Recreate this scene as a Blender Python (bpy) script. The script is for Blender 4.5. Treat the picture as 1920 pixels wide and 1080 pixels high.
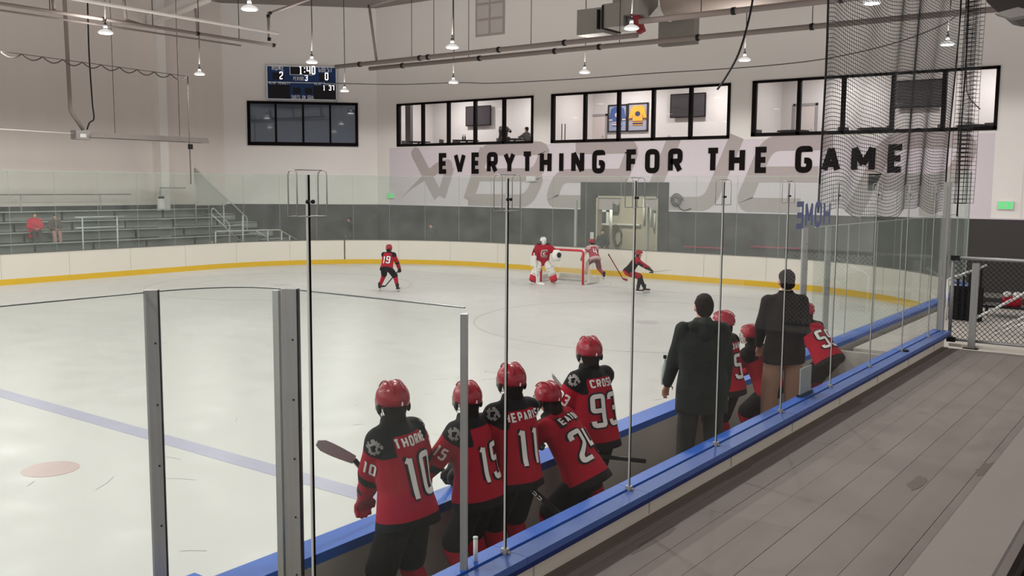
import bpy, bmesh, math, random
from mathutils import Vector, Matrix, noise
from mathutils.bvhtree import BVHTree
random.seed(7)
V = Vector
S = bpy.context.scene
for o in list(bpy.data.objects): bpy.data.objects.remove(o)
COL = S.collection
# ------------------------------------------------------------------ camera, world, lights, exposure
EYE = V((0, 0, 3.5))
YAW, PITCH, ROLL, FPX = 0.63663892, 0.10778723, 0.00711619, 1766.2
FWD = V((-math.sin(YAW)*math.cos(PITCH), math.cos(YAW)*math.cos(PITCH), -math.sin(PITCH)))
_r = V((math.cos(YAW), math.sin(YAW), 0)); _u = _r.cross(FWD)
RGT = _r*math.cos(ROLL) + _u*math.sin(ROLL); UPV = -_r*math.sin(ROLL) + _u*math.cos(ROLL)
cam = bpy.data.objects.new('camera', bpy.data.cameras.new('camera')); COL.objects.link(cam)
cam.matrix_world = Matrix.Translation(EYE) @ Matrix((RGT, UPV, -FWD)).transposed().to_4x4()
cam.data.sensor_width = 36; cam.data.lens = 36*FPX/1920; cam.data.clip_start = .05; cam.data.clip_end = 300
S.camera = cam
S.view_settings.view_transform = 'Standard'; S.view_settings.look = 'None'
S.view_settings.gamma = 1; S.view_settings.use_curve_mapping = False
S.view_settings.exposure = -0.22
S.cycles.transparent_max_bounces = 32
S.cycles.max_bounces = 8; S.cycles.diffuse_bounces = 5
S.cycles.sample_clamp_indirect = 6
W = bpy.data.worlds.new('world'); S.world = W; W.use_nodes = True
W.node_tree.nodes['Background'].inputs[0].default_value = (1.0, .95, .93, 1)
W.node_tree.nodes['Background'].inputs[1].default_value = 0.85
LAMP_X = [-31.8, -25.4, -19.05, -12.8, -6.55]
LAMP_Y = [-15, -7.5, 0, 7.5, 15.0, 22.6, 30.2]
LAMP_Z = 7.7
LAMP_W = 700
ld = bpy.data.lights.new('high_bay_light', 'SPOT'); ld.spot_size = math.radians(168); ld.spot_blend = .2; ld.shadow_soft_size = .17; ld.energy = LAMP_W; ld.color = (1, .97, .93)
lu = bpy.data.lights.new('shade_glow_light', 'AREA'); lu.shape = 'DISK'; lu.size = .4; lu.energy = 80; lu.color = (1, .95, .92)  # light that comes through the translucent shades
def at(x, y, ax, val):
    """world point where the sight line of a pixel meets the real plane axis=val"""
    d = FWD + RGT*((x-960)/FPX) - UPV*((y-540)/FPX)
    return EYE + d*((val-EYE[ax])/d[ax])
# ------------------------------------------------------------------ materials
MATS = {}
def mat(name, col, rough=.6, metal=0, noise_amt=.08, scale=6, bump=0, emis=0, spec=.22, coat=0, stretch=None):
    if name in MATS: return MATS[name]
    m = bpy.data.materials.new(name); m.use_nodes = True; N = m.node_tree.nodes; L = m.node_tree.links
    b = N['Principled BSDF']; b.inputs['Roughness'].default_value = rough; b.inputs['Metallic'].default_value = metal
    b.inputs['Specular IOR Level'].default_value = spec; b.inputs['Coat Weight'].default_value = coat
    c = tuple(col)+(1,)
    tc = N.new('ShaderNodeTexCoord'); src = tc.outputs['Object']
    if stretch:
        mp = N.new('ShaderNodeMapping'); mp.inputs['Scale'].default_value = stretch; L.new(src, mp.inputs[0]); src = mp.outputs[0]
    nz = N.new('ShaderNodeTexNoise'); nz.inputs['Scale'].default_value = scale; nz.inputs['Detail'].default_value = 5
    L.new(src, nz.inputs['Vector'])
    mx = N.new('ShaderNodeMix'); mx.data_type = 'RGBA'
    mx.inputs[6].default_value = tuple(max(0, v*(1-noise_amt)) for v in col)+(1,)
    mx.inputs[7].default_value = tuple(min(1, v*(1+noise_amt)) for v in col)+(1,)
    L.new(nz.outputs[0], mx.inputs[0]); L.new(mx.outputs[2], b.inputs['Base Color'])
    if bump:
        bp = N.new('ShaderNodeBump'); bp.inputs['Strength'].default_value = bump; bp.inputs['Distance'].default_value = .02
        L.new(nz.outputs[0], bp.inputs['Height']); L.new(bp.outputs[0], b.inputs['Normal'])
    if emis:
        b.inputs['Emission Color'].default_value = c; b.inputs['Emission Strength'].default_value = emis
    MATS[name] = m; return m
def s2l(r, g, b):
    f = lambda v: (v/255/12.92 if v <= 10 else ((v/255+.055)/1.055)**2.4)
    return (f(r), f(g), f(b))
def glassmat(name, tint, haze, hazecol=(.75, .8, .78), refl=1.0, rough=.0):
    m = bpy.data.materials.new(name); m.use_nodes = True; N = m.node_tree.nodes; L = m.node_tree.links; N.clear()
    o = N.new('ShaderNodeOutputMaterial'); tr = N.new('ShaderNodeBsdfTransparent'); tr.inputs[0].default_value = (*tint, 1)
    df = N.new('ShaderNodeBsdfDiffuse'); df.inputs[0].default_value = (*hazecol, 1)
    gl = N.new('ShaderNodeBsdfGlossy'); gl.inputs['Roughness'].default_value = rough; gl.inputs[0].default_value = (refl, refl, refl, 1)
    fr = N.new('ShaderNodeFresnel'); fr.inputs[0].default_value = 1.3
    tc = N.new('ShaderNodeTexCoord'); nz = N.new('ShaderNodeTexNoise'); nz.inputs['Scale'].default_value = 1.3; nz.inputs['Detail'].default_value = 6
    L.new(tc.outputs['Object'], nz.inputs['Vector'])
    mr = N.new('ShaderNodeMapRange'); mr.inputs['From Min'].default_value = .3; mr.inputs['From Max'].default_value = .75
    mr.inputs['To Min'].default_value = haze*.6; mr.inputs['To Max'].default_value = haze*1.5
    L.new(nz.outputs[0], mr.inputs['Value'])
    a = N.new('ShaderNodeMixShader'); b = N.new('ShaderNodeMixShader')
    L.new(mr.outputs[0], a.inputs[0]); L.new(tr.outputs[0], a.inputs[1]); L.new(df.outputs[0], a.inputs[2])
    ge = N.new('ShaderNodeNewGeometry'); bf = N.new('ShaderNodeMath'); bf.operation = 'SUBTRACT'; bf.inputs[0].default_value = 1; L.new(ge.outputs['Backfacing'], bf.inputs[1])
    fm = N.new('ShaderNodeMath'); fm.operation = 'MULTIPLY'; L.new(fr.outputs[0], fm.inputs[0]); L.new(bf.outputs[0], fm.inputs[1]); L.new(fm.outputs[0], b.inputs[0]); L.new(a.outputs[0], b.inputs[1]); L.new(gl.outputs[0], b.inputs[2]); L.new(b.outputs[0], o.inputs[0])
    MATS[name] = m; return m
G_NEAR = glassmat('shield_acrylic', (.972, .985, .978), .006, refl=.5)
G_FAR = glassmat('far_shield_acrylic', (.94, .965, .95), .05, (.7, .74, .72))
G_ROOM = glassmat('lounge_glass', (.97, .97, .97), .01)
white_wall = mat('white_wall_paint', s2l(246, 242, 238), .85, noise_amt=.03, scale=.4)
wing_wall = mat('grey_wall_paint', s2l(236, 227, 221), .85, noise_amt=.03, scale=.3, stretch=(6, 6, .2))
dado = mat('charcoal_wall_paint', s2l(74, 70, 70), .7, noise_amt=.05, scale=.5)
mural_white = mat('mural_white_vinyl', s2l(228, 218, 226), .6, noise_amt=.02)
mural_grey = mat('mural_grey_vinyl', s2l(186, 174, 174), .6, noise_amt=.02)
black_paint = mat('black_paint', s2l(22, 16, 18), .7, spec=.1)
board_white = mat('board_plastic', s2l(212, 207, 197), .35, noise_amt=.03, scale=1.2)
yellow = mat('yellow_kickplate', s2l(208, 170, 44), .5)
cap_blue = mat('blue_cap_rail', s2l(44, 94, 186), .4, noise_amt=.12, scale=3)
cap_navy = mat('navy_cap_edge', s2l(24, 42, 100), .5)
steel = mat('brushed_steel', s2l(170, 168, 166), .35, .4, scale=20)
galv = mat('galvanised_steel', s2l(150, 146, 143), .45, .5, scale=8)
alu = mat('aluminium', s2l(178, 180, 176), .4, .45, scale=4)
postgrey = mat('grey_post', s2l(150, 148, 146), .4, .15, stretch=(8, 8, .3), noise_amt=.2)
dark_metal = mat('dark_metal', s2l(42, 42, 44), .45, .5)
black = mat('black_rubber', s2l(20, 20, 21), .6)
plank_m = mat('grey_deck_board', s2l(140, 131, 127), .75, noise_amt=.10, scale=2.2, stretch=(3, .4, 3))
plank_m2 = mat('grey_deck_board_worn', s2l(135, 126, 122), .75, noise_amt=.14, scale=2.0, stretch=(3, .4, 3))
beam_m = mat('brown_edge_beam', s2l(116, 104, 97), .8, noise_amt=.15, scale=3)
kick_white = mat('stained_white_panel', s2l(222, 214, 200), .5, noise_amt=.1, scale=2)
lamp_glow = mat('lamp_lens', (1, .98, .95), .5, emis=14)
shade_m = mat('lamp_shade', (.85, .85, .84), .4, emis=.55)
white_pl = mat('white_plastic', s2l(225, 224, 220), .4)
# ------------------------------------------------------------------ mesh tools
def wm(o):
    M = o.matrix_basis.copy()
    while o.parent is not None: o = o.parent; M = o.matrix_basis @ M
    return M
class MB:
    def __init__(s): s.v = []; s.f = []; s.mi = []; s.m = 0; s.sm = []
    def add(s, vs, fs, smooth=False):
        k = len(s.v); s.v += [V(p) for p in vs]; s.f += [tuple(k+i for i in f) for f in fs]; s.mi += [s.m]*len(fs); s.sm += [smooth]*len(fs)
    def box(s, a, b, M=None):
        x0, y0, z0 = a; x1, y1, z1 = b
        if x0 > x1: x0, x1 = x1, x0
        if y0 > y1: y0, y1 = y1, y0
        if z0 > z1: z0, z1 = z1, z0
        vs = [V((x, y, z)) for z in (z0, z1) for x, y in ((x0, y0), (x1, y0), (x1, y1), (x0, y1))]
        if M: vs = [M @ v for v in vs]
        s.add(vs, [(0, 3, 2, 1), (4, 5, 6, 7), (0, 1, 5, 4), (1, 2, 6, 5), (2, 3, 7, 6), (3, 0, 4, 7)]); return s
    def bar(s, p, q, w, h, up=(0, 0, 1)):
        p = V(p); q = V(q); d = (q-p).normalized(); u = V(up)
        if abs(d.dot(u)) > .98: u = V((1, 0, 0))
        x = d.cross(u).normalized(); z = x.cross(d)
        vs = [c + x*(i*w/2) + z*(j*h/2) for c in (p, q) for i, j in ((-1, -1), (1, -1), (1, 1), (-1, 1))]
        s.add(vs, [(0, 3, 2, 1), (4, 5, 6, 7), (0, 1, 5, 4), (1, 2, 6, 5), (2, 3, 7, 6), (3, 0, 4, 7)]); return s
    def tube(s, pts, r, n=8, closed=False, r2=None):
        pts = [V(p) for p in pts]; m = len(pts); ref = None; rings = []
        for i, p in enumerate(pts):
            a = pts[i-1] if (i or closed) else p; b = pts[(i+1) % m] if (i < m-1 or closed) else p
            d = (b-a).normalized() if (b-a).length > 1e-9 else V((0, 0, 1))
            if ref is None: ref = d.orthogonal().normalized()
            ref = (ref - d*ref.dot(d)).normalized(); y = d.cross(ref)
            rr = r if r2 is None else r + (r2-r)*i/max(1, m-1)
            rings.append([p + (ref*math.cos(2*math.pi*k/n) + y*math.sin(2*math.pi*k/n))*rr for k in range(n)])
        vs = [v for R in rings for v in R]; fs = []
        for i in range(m if closed else m-1):
            j = (i+1) % m
            for k in range(n): fs.append((i*n+k, i*n+(k+1) % n, j*n+(k+1) % n, j*n+k))
        if not closed: fs += [tuple(range(n-1, -1, -1)), tuple((m-1)*n+k for k in range(n))]
        s.add(vs, fs, n > 5); return s
    def loft(s, rings, n=20, smooth=True):
        """rings: (centre, xaxis, yaxis, rx, ry); closed with fans"""
        vs = []
        for c, x, y, rx, ry in rings:
            vs += [V(c) + V(x)*rx*math.cos(2*math.pi*k/n) + V(y)*ry*math.sin(2*math.pi*k/n) for k in range(n)]
        m = len(rings); fs = []
        for i in range(m-1):
            for k in range(n): fs.append((i*n+k, i*n+(k+1) % n, (i+1)*n+(k+1) % n, (i+1)*n+k))
        fs += [tuple(range(n-1, -1, -1)), tuple((m-1)*n+k for k in range(n))]
        s.add(vs, fs, smooth); return s
    def caps(s, p, q, r1, r2, n=14, flat=1, side=None):
        """closed tapered capsule"""
        p = V(p); q = V(q); d = q-p; L = d.length or 1e-6; d = d/L
        x = (V(side) - d*V(side).dot(d)).normalized() if side is not None else d.orthogonal().normalized(); y = d.cross(x); R = []
        for a in (-80, -50, -20): t = math.radians(a); R.append((p + d*(r1*math.sin(t)), x, y, r1*math.cos(t), r1*math.cos(t)*flat))
        for t in (.0, .5, 1): R.append((p + d*L*t, x, y, r1+(r2-r1)*t, (r1+(r2-r1)*t)*flat))
        for a in (20, 50, 80): t = math.radians(a); R.append((q + d*(r2*math.sin(t)), x, y, r2*math.cos(t), r2*math.cos(t)*flat))
        return s.loft(R, n)
    def ell(s, c, rx, ry, rz, M=None, n=18):
        R = []; M = M or Matrix.Identity(3); x, y, z = M.col[0], M.col[1], M.col[2]
        for i in range(1, 12):
            t = math.pi*i/12 - math.pi/2; R.append((V(c)+V(z)*rz*math.sin(t), x, y, rx*math.cos(t), ry*math.cos(t)))
        return s.loft(R, n)
    def prism(s, poly, M, t):
        """polygon in local xy, thickness t along local z, M places it"""
        n = len(poly); vs = [M @ V((x, y, 0)) for x, y in poly] + [M @ V((x, y, t)) for x, y in poly]
        s.add(vs, [tuple(range(n-1, -1, -1)), tuple(range(n, 2*n))] + [(i, (i+1) % n, n+(i+1) % n, n+i) for i in range(n)]); return s
    def strip(s, pts, w, M, t, closed=False, z0=0):
        """stroke of width w along 2d polyline, mitred, thickness t"""
        pts = [V((p[0], p[1])) for p in pts]; m = len(pts); A = []; B = []
        for i, p in enumerate(pts):
            a = pts[i-1] if (i or closed) else None; b = pts[(i+1) % m] if (i < m-1 or closed) else None
            n1 = n2 = None
            if a is not None: d = (p-a).normalized(); n1 = V((-d.y, d.x))
            if b is not None: d = (b-p).normalized(); n2 = V((-d.y, d.x))
            if n1 is None: n = n2; k = 1
            elif n2 is None: n = n1; k = 1
            else:
                n = (n1+n2); n = n.normalized() if n.length > 1e-6 else n1; k = 1/max(.7 if n.dot(n1) < .6 else .35, n.dot(n1))
            A.append(p+n*(w/2*k)); B.append(p-n*(w/2*k))
        vs = [M @ V((q.x, q.y, z)) for z in (z0, z0+t) for Q in (A, B) for q in Q]; fs = []
        for i in range(m if closed else m-1):
            j = (i+1) % m; a0, a1, b0, b1 = i, j, m+i, m+j; o = 2*m
            fs += [(a0, a1, b1, b0), (o+a0, o+b0, o+b1, o+a1), (a0, o+a0, o+a1, a1), (b0, b1, o+b1, o+b0)]
        if not closed: fs += [(0, m, 3*m, 2*m), (m-1, 3*m-1, 4*m-1, 2*m-1)]
        s.add(vs, fs); return s
    def mesh(s, name, mats):
        me = bpy.data.meshes.new(name); me.from_pydata(s.v, [], s.f)
        for m in (mats if isinstance(mats, (list, tuple)) else [mats]): me.materials.append(m)
        me.polygons.foreach_set('material_index', s.mi); me.polygons.foreach_set('use_smooth', s.sm); me.update(); return me
    def build(s, name, mats, parent=None, local=False):
        if parent is not None and not local:
            I = wm(parent).inverted(); s.v = [I @ v for v in s.v]
        return link(name, s.mesh(name, mats), parent)
def link(name, me, parent=None):
    o = bpy.data.objects.new(name, me); COL.objects.link(o)
    if parent is not None: o.parent = parent
    return o
def root(name, loc, label=None, cat=None, group=None, rz=0, kind=None):
    o = bpy.data.objects.new(name, None); COL.objects.link(o); o.empty_display_size = .1
    o.matrix_world = Matrix.Translation(V(loc)) @ Matrix.Rotation(rz, 4, 'Z'); tag(o, label, cat, group, kind); return o
def tag(o, label=None, cat=None, group=None, kind=None):
    if label: o['label'] = label
    if cat: o['category'] = cat
    if group: o['group'] = group
    if kind: o['kind'] = kind
    return o
def copy_tree(o, parent=None):
    c = o.copy(); COL.objects.link(c)
    if parent is not None: c.parent = parent
    for ch in o.children: copy_tree(ch, c)
    return c
def thing(name, mb, m, label, cat, group=None, loc=None):
    loc = V(loc) if loc is not None else sum(mb.v, V((0, 0, 0)))/len(mb.v)
    mb.v = [v-loc for v in mb.v]; o = mb.build(name, m); o.location = loc; return tag(o, label, cat, group)
def structure(name, mb, m): o = mb.build(name, m); o['kind'] = 'structure'; return o
# stroke letters: unit box, y up; (points, corner radius, closed)
def fil(pts, r, closed=False, n=4):
    pts = [V(p) for p in pts]; m = len(pts); out = []
    for i, p in enumerate(pts):
        if (not closed and i in (0, m-1)) or r <= 0: out.append(p); continue
        a = pts[i-1]; b = pts[(i+1) % m]; da = (a-p); db = (b-p); rr = min(r, da.length*.5, db.length*.5)
        if da.normalized().dot(db.normalized()) < -.98: out.append(p); continue
        p0 = p+da.normalized()*rr; p1 = p+db.normalized()*rr
        for k in range(n+1):
            t = k/n; out.append(p0*(1-t)**2 + p*2*t*(1-t) + p1*t*t)
    return out
R_ = .42
F = {
 'A': [([(0, 0), (.5, 1), (1, 0)], 0, 0), ([(.2, .32), (.8, .32)], 0, 0)],
 'B': [([(0, 0), (0, 1), (.95, 1), (.95, .52), (0, .52)], .3, 0), ([(0, .52), (1, .52), (1, 0), (0, 0)], .3, 0)],
 'C': [([(1, .75), (1, 1), (0, 1), (0, 0), (1, 0), (1, .25)], R_, 0)],
 'D': [([(0, 0), (0, 1), (1, 1), (1, 0)], R_, 1)],
 'E': [([(1, 1), (0, 1), (0, 0), (1, 0)], 0, 0), ([(0, .5), (.9, .5)], 0, 0)],
 'F': [([(1, 1), (0, 1), (0, 0)], 0, 0), ([(0, .5), (.9, .5)], 0, 0)],
 'G': [([(1, .78), (1, 1), (0, 1), (0, 0), (1, 0), (1, .46), (.55, .46)], R_, 0)],
 'H': [([(0, 0), (0, 1)], 0, 0), ([(1, 0), (1, 1)], 0, 0), ([(0, .5), (1, .5)], 0, 0)],
 'I': [([(.5, 0), (.5, 1)], 0, 0)],
 'K': [([(0, 0), (0, 1)], 0, 0), ([(1, 1), (.1, .5), (1, 0)], 0, 0)],
 'L': [([(0, 1), (0, 0), (1, 0)], 0, 0)],
 'M': [([(0, 0), (0, 1), (.5, .3), (1, 1), (1, 0)], 0, 0)],
 'N': [([(0, 0), (0, 1), (1, 0), (1, 1)], 0, 0)],
 'O': [([(0, 0), (0, 1), (1, 1), (1, 0)], R_, 1)],
 'P': [([(0, 0), (0, 1), (1, 1), (1, .45), (0, .45)], .3, 0)],
 'R': [([(0, 0), (0, 1), (1, 1), (1, .48), (0, .48)], .3, 0), ([(.5, .48), (1, 0)], 0, 0)],
 'S': [([(1, .78), (1, 1), (0, 1), (0, .52), (1, .48), (1, 0), (0, 0), (0, .22)], .34, 0)],
 'T': [([(0, 1), (1, 1)], 0, 0), ([(.5, 0), (.5, 1)], 0, 0)],
 'U': [([(0, 1), (0, 0), (1, 0), (1, 1)], R_, 0)],
 'V': [([(0, 1), (.5, 0), (1, 1)], 0, 0)],
 'X': [([(0, 1), (1, 0)], 0, 0), ([(0, 0), (1, 1)], 0, 0)],
 'Y': [([(0, 1), (.5, .45), (1, 1)], 0, 0), ([(.5, 0), (.5, .45)], 0, 0)],
 '0': [([(0, 0), (0, 1), (1, 1), (1, 0)], .3, 1)],
 '1': [([(.15, .82), (.5, 1), (.5, 0)], 0, 0), ([(.2, 0), (.8, 0)], 0, 0)],
 '2': [([(0, .75), (0, 1), (1, 1), (1, .55), (0, .25), (0, 0), (1, 0)], .22, 0)],
 '3': [([(0, .8), (0, 1), (1, 1), (1, .52), (.35, .52)], .22, 0), ([(.35, .52), (1, .52), (1, 0), (0, 0), (0, .2)], .22, 0)],
 '4': [([(0, 1), (0, .42), (1, .42)], 0, 0), ([(1, 1), (1, 0)], 0, 0)],
 '5': [([(1, 1), (0, 1), (0, .56), (1, .56), (1, 0), (0, 0), (0, .2)], .2, 0)],
 '7': [([(0, 1), (1, 1), (1, 0)], 0, 0)],
 '9': [([(1, .5), (0, .5), (0, 1), (1, 1), (1, 0), (0, 0), (0, .2)], .26, 0)],
 ':': [([(.5, .2), (.5, .35)], 0, 0), ([(.5, .65), (.5, .8)], 0, 0)], '.': [([(.5, 0), (.5, .08)], 0, 0)], ' ': [],
}
def write(mb, text, M, h, w, stroke, t=.004, gap=None, z0=0, skew=0, wmap=None):
    """text on local xy plane of M (x right, y up, z out)"""
    gap = stroke*1.6 if gap is None else gap; x = 0; k = 0
    for ch in text:
        cw = w*(wmap or {}).get(ch, .35 if ch in 'I:.' else 1)
        for pts, r, cl in F[ch]:
            q = [(p[0]*(cw), p[1]*(h)) for p in pts]
            q = [((a if ch != 'I' else cw/2)+stroke/2, b + (stroke/2 if b < h*.02 else (-stroke/2 if b > h*.98 else 0))) for a, b in q]
            q = fil(q, r*w*1.0, cl)
            q = [(x + a + skew*b, b) for a, b in [(v[0], v[1]) for v in q]]
            segs = [[q[0]]] if not cl else None
            if segs:
                for i_ in range(1, len(q)):
                    segs[-1].append(q[i_])
                    if i_ < len(q)-1:
                        a_ = (V(q[i_])-V(q[i_-1])).normalized(); b_ = (V(q[i_+1])-V(q[i_])).normalized()
                        if a_.dot(b_) < -.25: segs.append([q[i_]])
            else: segs = [q]
            for sg_ in segs: k += 1; mb.strip(sg_, stroke, M, t, bool(cl), z0+k*.0003)
        x += cw + stroke + gap
    return x-gap
def frame(o, x, z=(0, 0, 1)):
    """local x along x, local y along z (up), local z = outwards"""
    x = V(x).normalized(); y = V(z).normalized(); n = x.cross(y)
    return Matrix.Translation(V(o)) @ Matrix((x, y, n)).transposed().to_4x4()
# ================================================================== the building
WY, WX = 36.0, -41.0; DADO = 2.48; CEIL = 12.6
ZLOW = 0
def holes(mb, x0, x1, z0, z1, hs, plane, th):
    xs = sorted({x0, x1, *[h[0] for h in hs], *[h[1] for h in hs]}); zs = sorted({z0, z1, *[h[2] for h in hs], *[h[3] for h in hs]})
    xs = [x for x in xs if x0 <= x <= x1]; zs = [z for z in zs if z0 <= z <= z1]
    for a, b in zip(xs, xs[1:]):
        for c, d in zip(zs, zs[1:]):
            if any(h[0] <= (a+b)/2 <= h[1] and h[2] <= (c+d)/2 <= h[3] for h in hs): continue
            mb.box((a, plane, c), (b, plane+th, d))
    return mb
WIN = [(-34.03, -25.47, 5.5, 7.63), (-24.43, -15.81, 5.48, 7.64), (-14.85, -6.1, 5.54, 7.66)]
DOOR = (-21.94, -18.88, 0, 3.08)
structure('floor', MB().box((-46, -30, -.3), (6, 44, -.06)), mat('grey_concrete', s2l(150, 146, 142), .7, noise_amt=.12, scale=1))
structure('wall_back', holes(MB(), -35.5, 4, DADO, CEIL, WIN+[DOOR], WY, .3), white_wall)
wd = holes(MB(), -35.5, 4, -.06, DADO, [DOOR], WY-.02, .32)
structure('wall_back_dado', wd, dado).name = 'trim_1'
ds = holes(MB(), -22.79, -18.42, 0, 3.70, [DOOR], WY-.05, .06); structure('trim_2', ds, dado)
structure('trim_3', MB().box((-35.5, WY-.045, DADO), (-22.8, WY, DADO+.05)).box((-18.4, WY-.045, DADO), (4, WY, DADO+.05)), mural_white)
def slab(a, b, z0, z1, th):  # vertical slab along a->b, thickness outwards
    a = V((*a, 0)); b = V((*b, 0)); d = (b-a).normalized(); n = V((-d.y, d.x, 0))*th; mb = MB()
    vs = [a, b, b+n, a+n]; vs = [V((v.x, v.y, z0)) for v in vs] + [V((v.x, v.y, z1)) for v in vs]
    mb.add(vs, [(0, 3, 2, 1), (4, 5, 6, 7), (0, 1, 5, 4), (1, 2, 6, 5), (2, 3, 7, 6), (3, 0, 4, 7)]); return mb
structure('wall_corner', slab((-41, 30.5), (-35.5, 36), DADO, CEIL, .3), white_wall)
structure('trim_4', slab((-40.98, 30.48), (-35.48, 35.98), -.06, DADO, .3), dado)
structure('wall_left', slab((-41, -20), (-41, 30.5), DADO, CEIL, .3), wing_wall)
structure('trim_5', slab((-40.98, -20), (-40.98, 30.5), -.06, DADO, .3), dado)
structure('ceiling', MB().box((-42, -20, CEIL), (6, 38, CEIL+.2)), mat('ceiling_deck', s2l(150, 142, 138), .9))
cl = MB()
for z in (10.2,): cl.box((-41, 26.55, -.06), (-40.6, 27.0, 12.6))
structure('trim_6', cl, white_wall)
for k, x in enumerate((-5.2, -1.2)): structure('trim_%d' % (7+k), MB().box((x, WY-.012, DADO+.05), (x+.03, WY, CEIL)), wing_wall)
# roof trusses seen at the top left
for y0, nm in ((26.3, 'near'), (19.0, 'far')):
    t = root('roof_beam', (-35, y0, 11.9), 'pale steel roof beam sloping under the ceiling, %s' % ('nearer the corner wall' if nm == 'near' else 'closer to the camera side'), 'beam')
    MB().bar((-40.9, y0, 10.9), (-30, y0, 12.4), .35, .06).build('flange', white_wall, t)
    MB().bar((-40.9, y0, 11.15), (-30, y0, 12.65), .08, .45).build('web', white_wall, t)
    MB().bar((-36, y0, 11.5), (-33.5, y0+1.5, 12.55), .06, .06).build('brace', galv, t)
# ---------------------------------------------------------------- lounge rooms and windows
def wpane(i, x0, x1, z0, z1, muls, Y=WY):
    w = root('window_%d' % i, ((x0+x1)/2, Y, z0), kind='structure'); fw = .09
    f = MB().box((x0-.02, Y-.06, z0-.02), (x1+.02, Y+.1, z0+fw*1.2)).box((x0-.02, Y-.06, z1-fw*.8), (x1+.02, Y+.1, z1+.02)).box((x0-.02, Y-.06, z0), (x0+fw*1.6, Y+.1, z1)).box((x1-fw, Y-.06, z0), (x1+.02, Y+.1, z1))
    f.build('window_frame', black_paint, w)
    for m in muls: MB().box((m-fw*.8, Y-.06, z0), (m+fw*.8, Y+.1, z1)).build('mullion', black_paint, w)
    e = [x0+.1]+muls+[x1-.05]
    for a, b in zip(e, e[1:]): MB().box((a, Y+.02, z0+.08), (b, Y+.03, z1-.06)).build('pane', G_ROOM, w)
wx = lambda x, y: at(x, y, 1, WY).x
wpane(1, *WIN[0], [wx(793, 230), wx(841, 230), wx(891, 225), wx(945, 220)])
wpane(2, *WIN[1], [wx(1097, 220), wx(1160, 215), wx(1225, 212), wx(1295, 210)])
wpane(3, *WIN[2], [wx(1498, 200), wx(1581, 197), wx(1674, 190), wx(1770, 188)])
room_w = mat('lounge_wall_paint', s2l(206, 201, 199), .9, noise_amt=.02)
RY = 40.2
RM = [(-35.4, -24.95), (-24.93, -15.4), (-15.38, -3.6)]
for a, b in RM:
    n = len([o for o in COL.objects if o.name.startswith('wall_room')])+1
    m = MB().box((a, RY, 4.9), (b, RY+.15, 8.6)).box((a, WY+.3, 4.9), (a+.1, RY, 8.6)).box((b-.1, WY+.3, 4.9), (b, RY, 8.6))
    o = structure('wall_room', m, room_w)
    structure('ceiling_room', MB().box((a, WY+.3, 8.6), (b, RY+.15, 8.7)), room_w)
    structure('floor_room', MB().box((a, WY+.3, 4.75), (b, RY+.15, 4.9)), mat('lounge_floor', s2l(110, 100, 95), .6))
    for f in (.27, .73):
        l = bpy.data.lights.new('lounge_light', 'AREA'); l.shape = 'DISK'; l.size = .5; l.energy = 190; l.color = (1, .97, .95)
        lo = bpy.data.objects.new('lounge_light', l); COL.objects.link(lo); lo.location = (a+(b-a)*f, 38.2, 8.5)
# recess behind first window's left edge: dark partition
thing('partition_post', MB().box((-33.95, 36.5, 4.9), (-33.6, 36.7, 8.6)), mat('dark_partition', s2l(95, 90, 88), .8), 'dark grey partition post just inside the left end of the first lounge window', 'post')
# televisions
def tv(x0, y0, x1, y1, yw, label, tilt=0):
    a = at(x0, y0, 1, yw); b = at(x1, y1, 1, yw); t = root('television', ((a.x+b.x)/2, yw, b.z), label, 'television')
    MB().box((a.x, yw-.05, b.z), (b.x, yw, a.z)).build('casing', black_paint, t)
    MB().box((a.x+.05, yw-.06, b.z+.05), (b.x-.05, yw-.05, a.z-.05)).build('screen', mat('tv_screen', s2l(62, 58, 62), .15, noise_amt=.02), t)
    MB().box(((a.x+b.x)/2-.2, yw, (a.z+b.z)/2-.2), ((a.x+b.x)/2+.2, RY, (a.z+b.z)/2+.2)).build('wall_mount', dark_metal, t)
tv(874, 200, 921, 235, RY-.15, 'flat black television on the wall of the lounge behind the leftmost upper windows')
tv(1258, 177, 1323, 219, RY-.15, 'flat black television right of the framed jerseys in the middle lounge')
tv(1680, 152, 1768, 200, RY-.15, 'large flat black television in the rightmost lounge behind the net')
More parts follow.
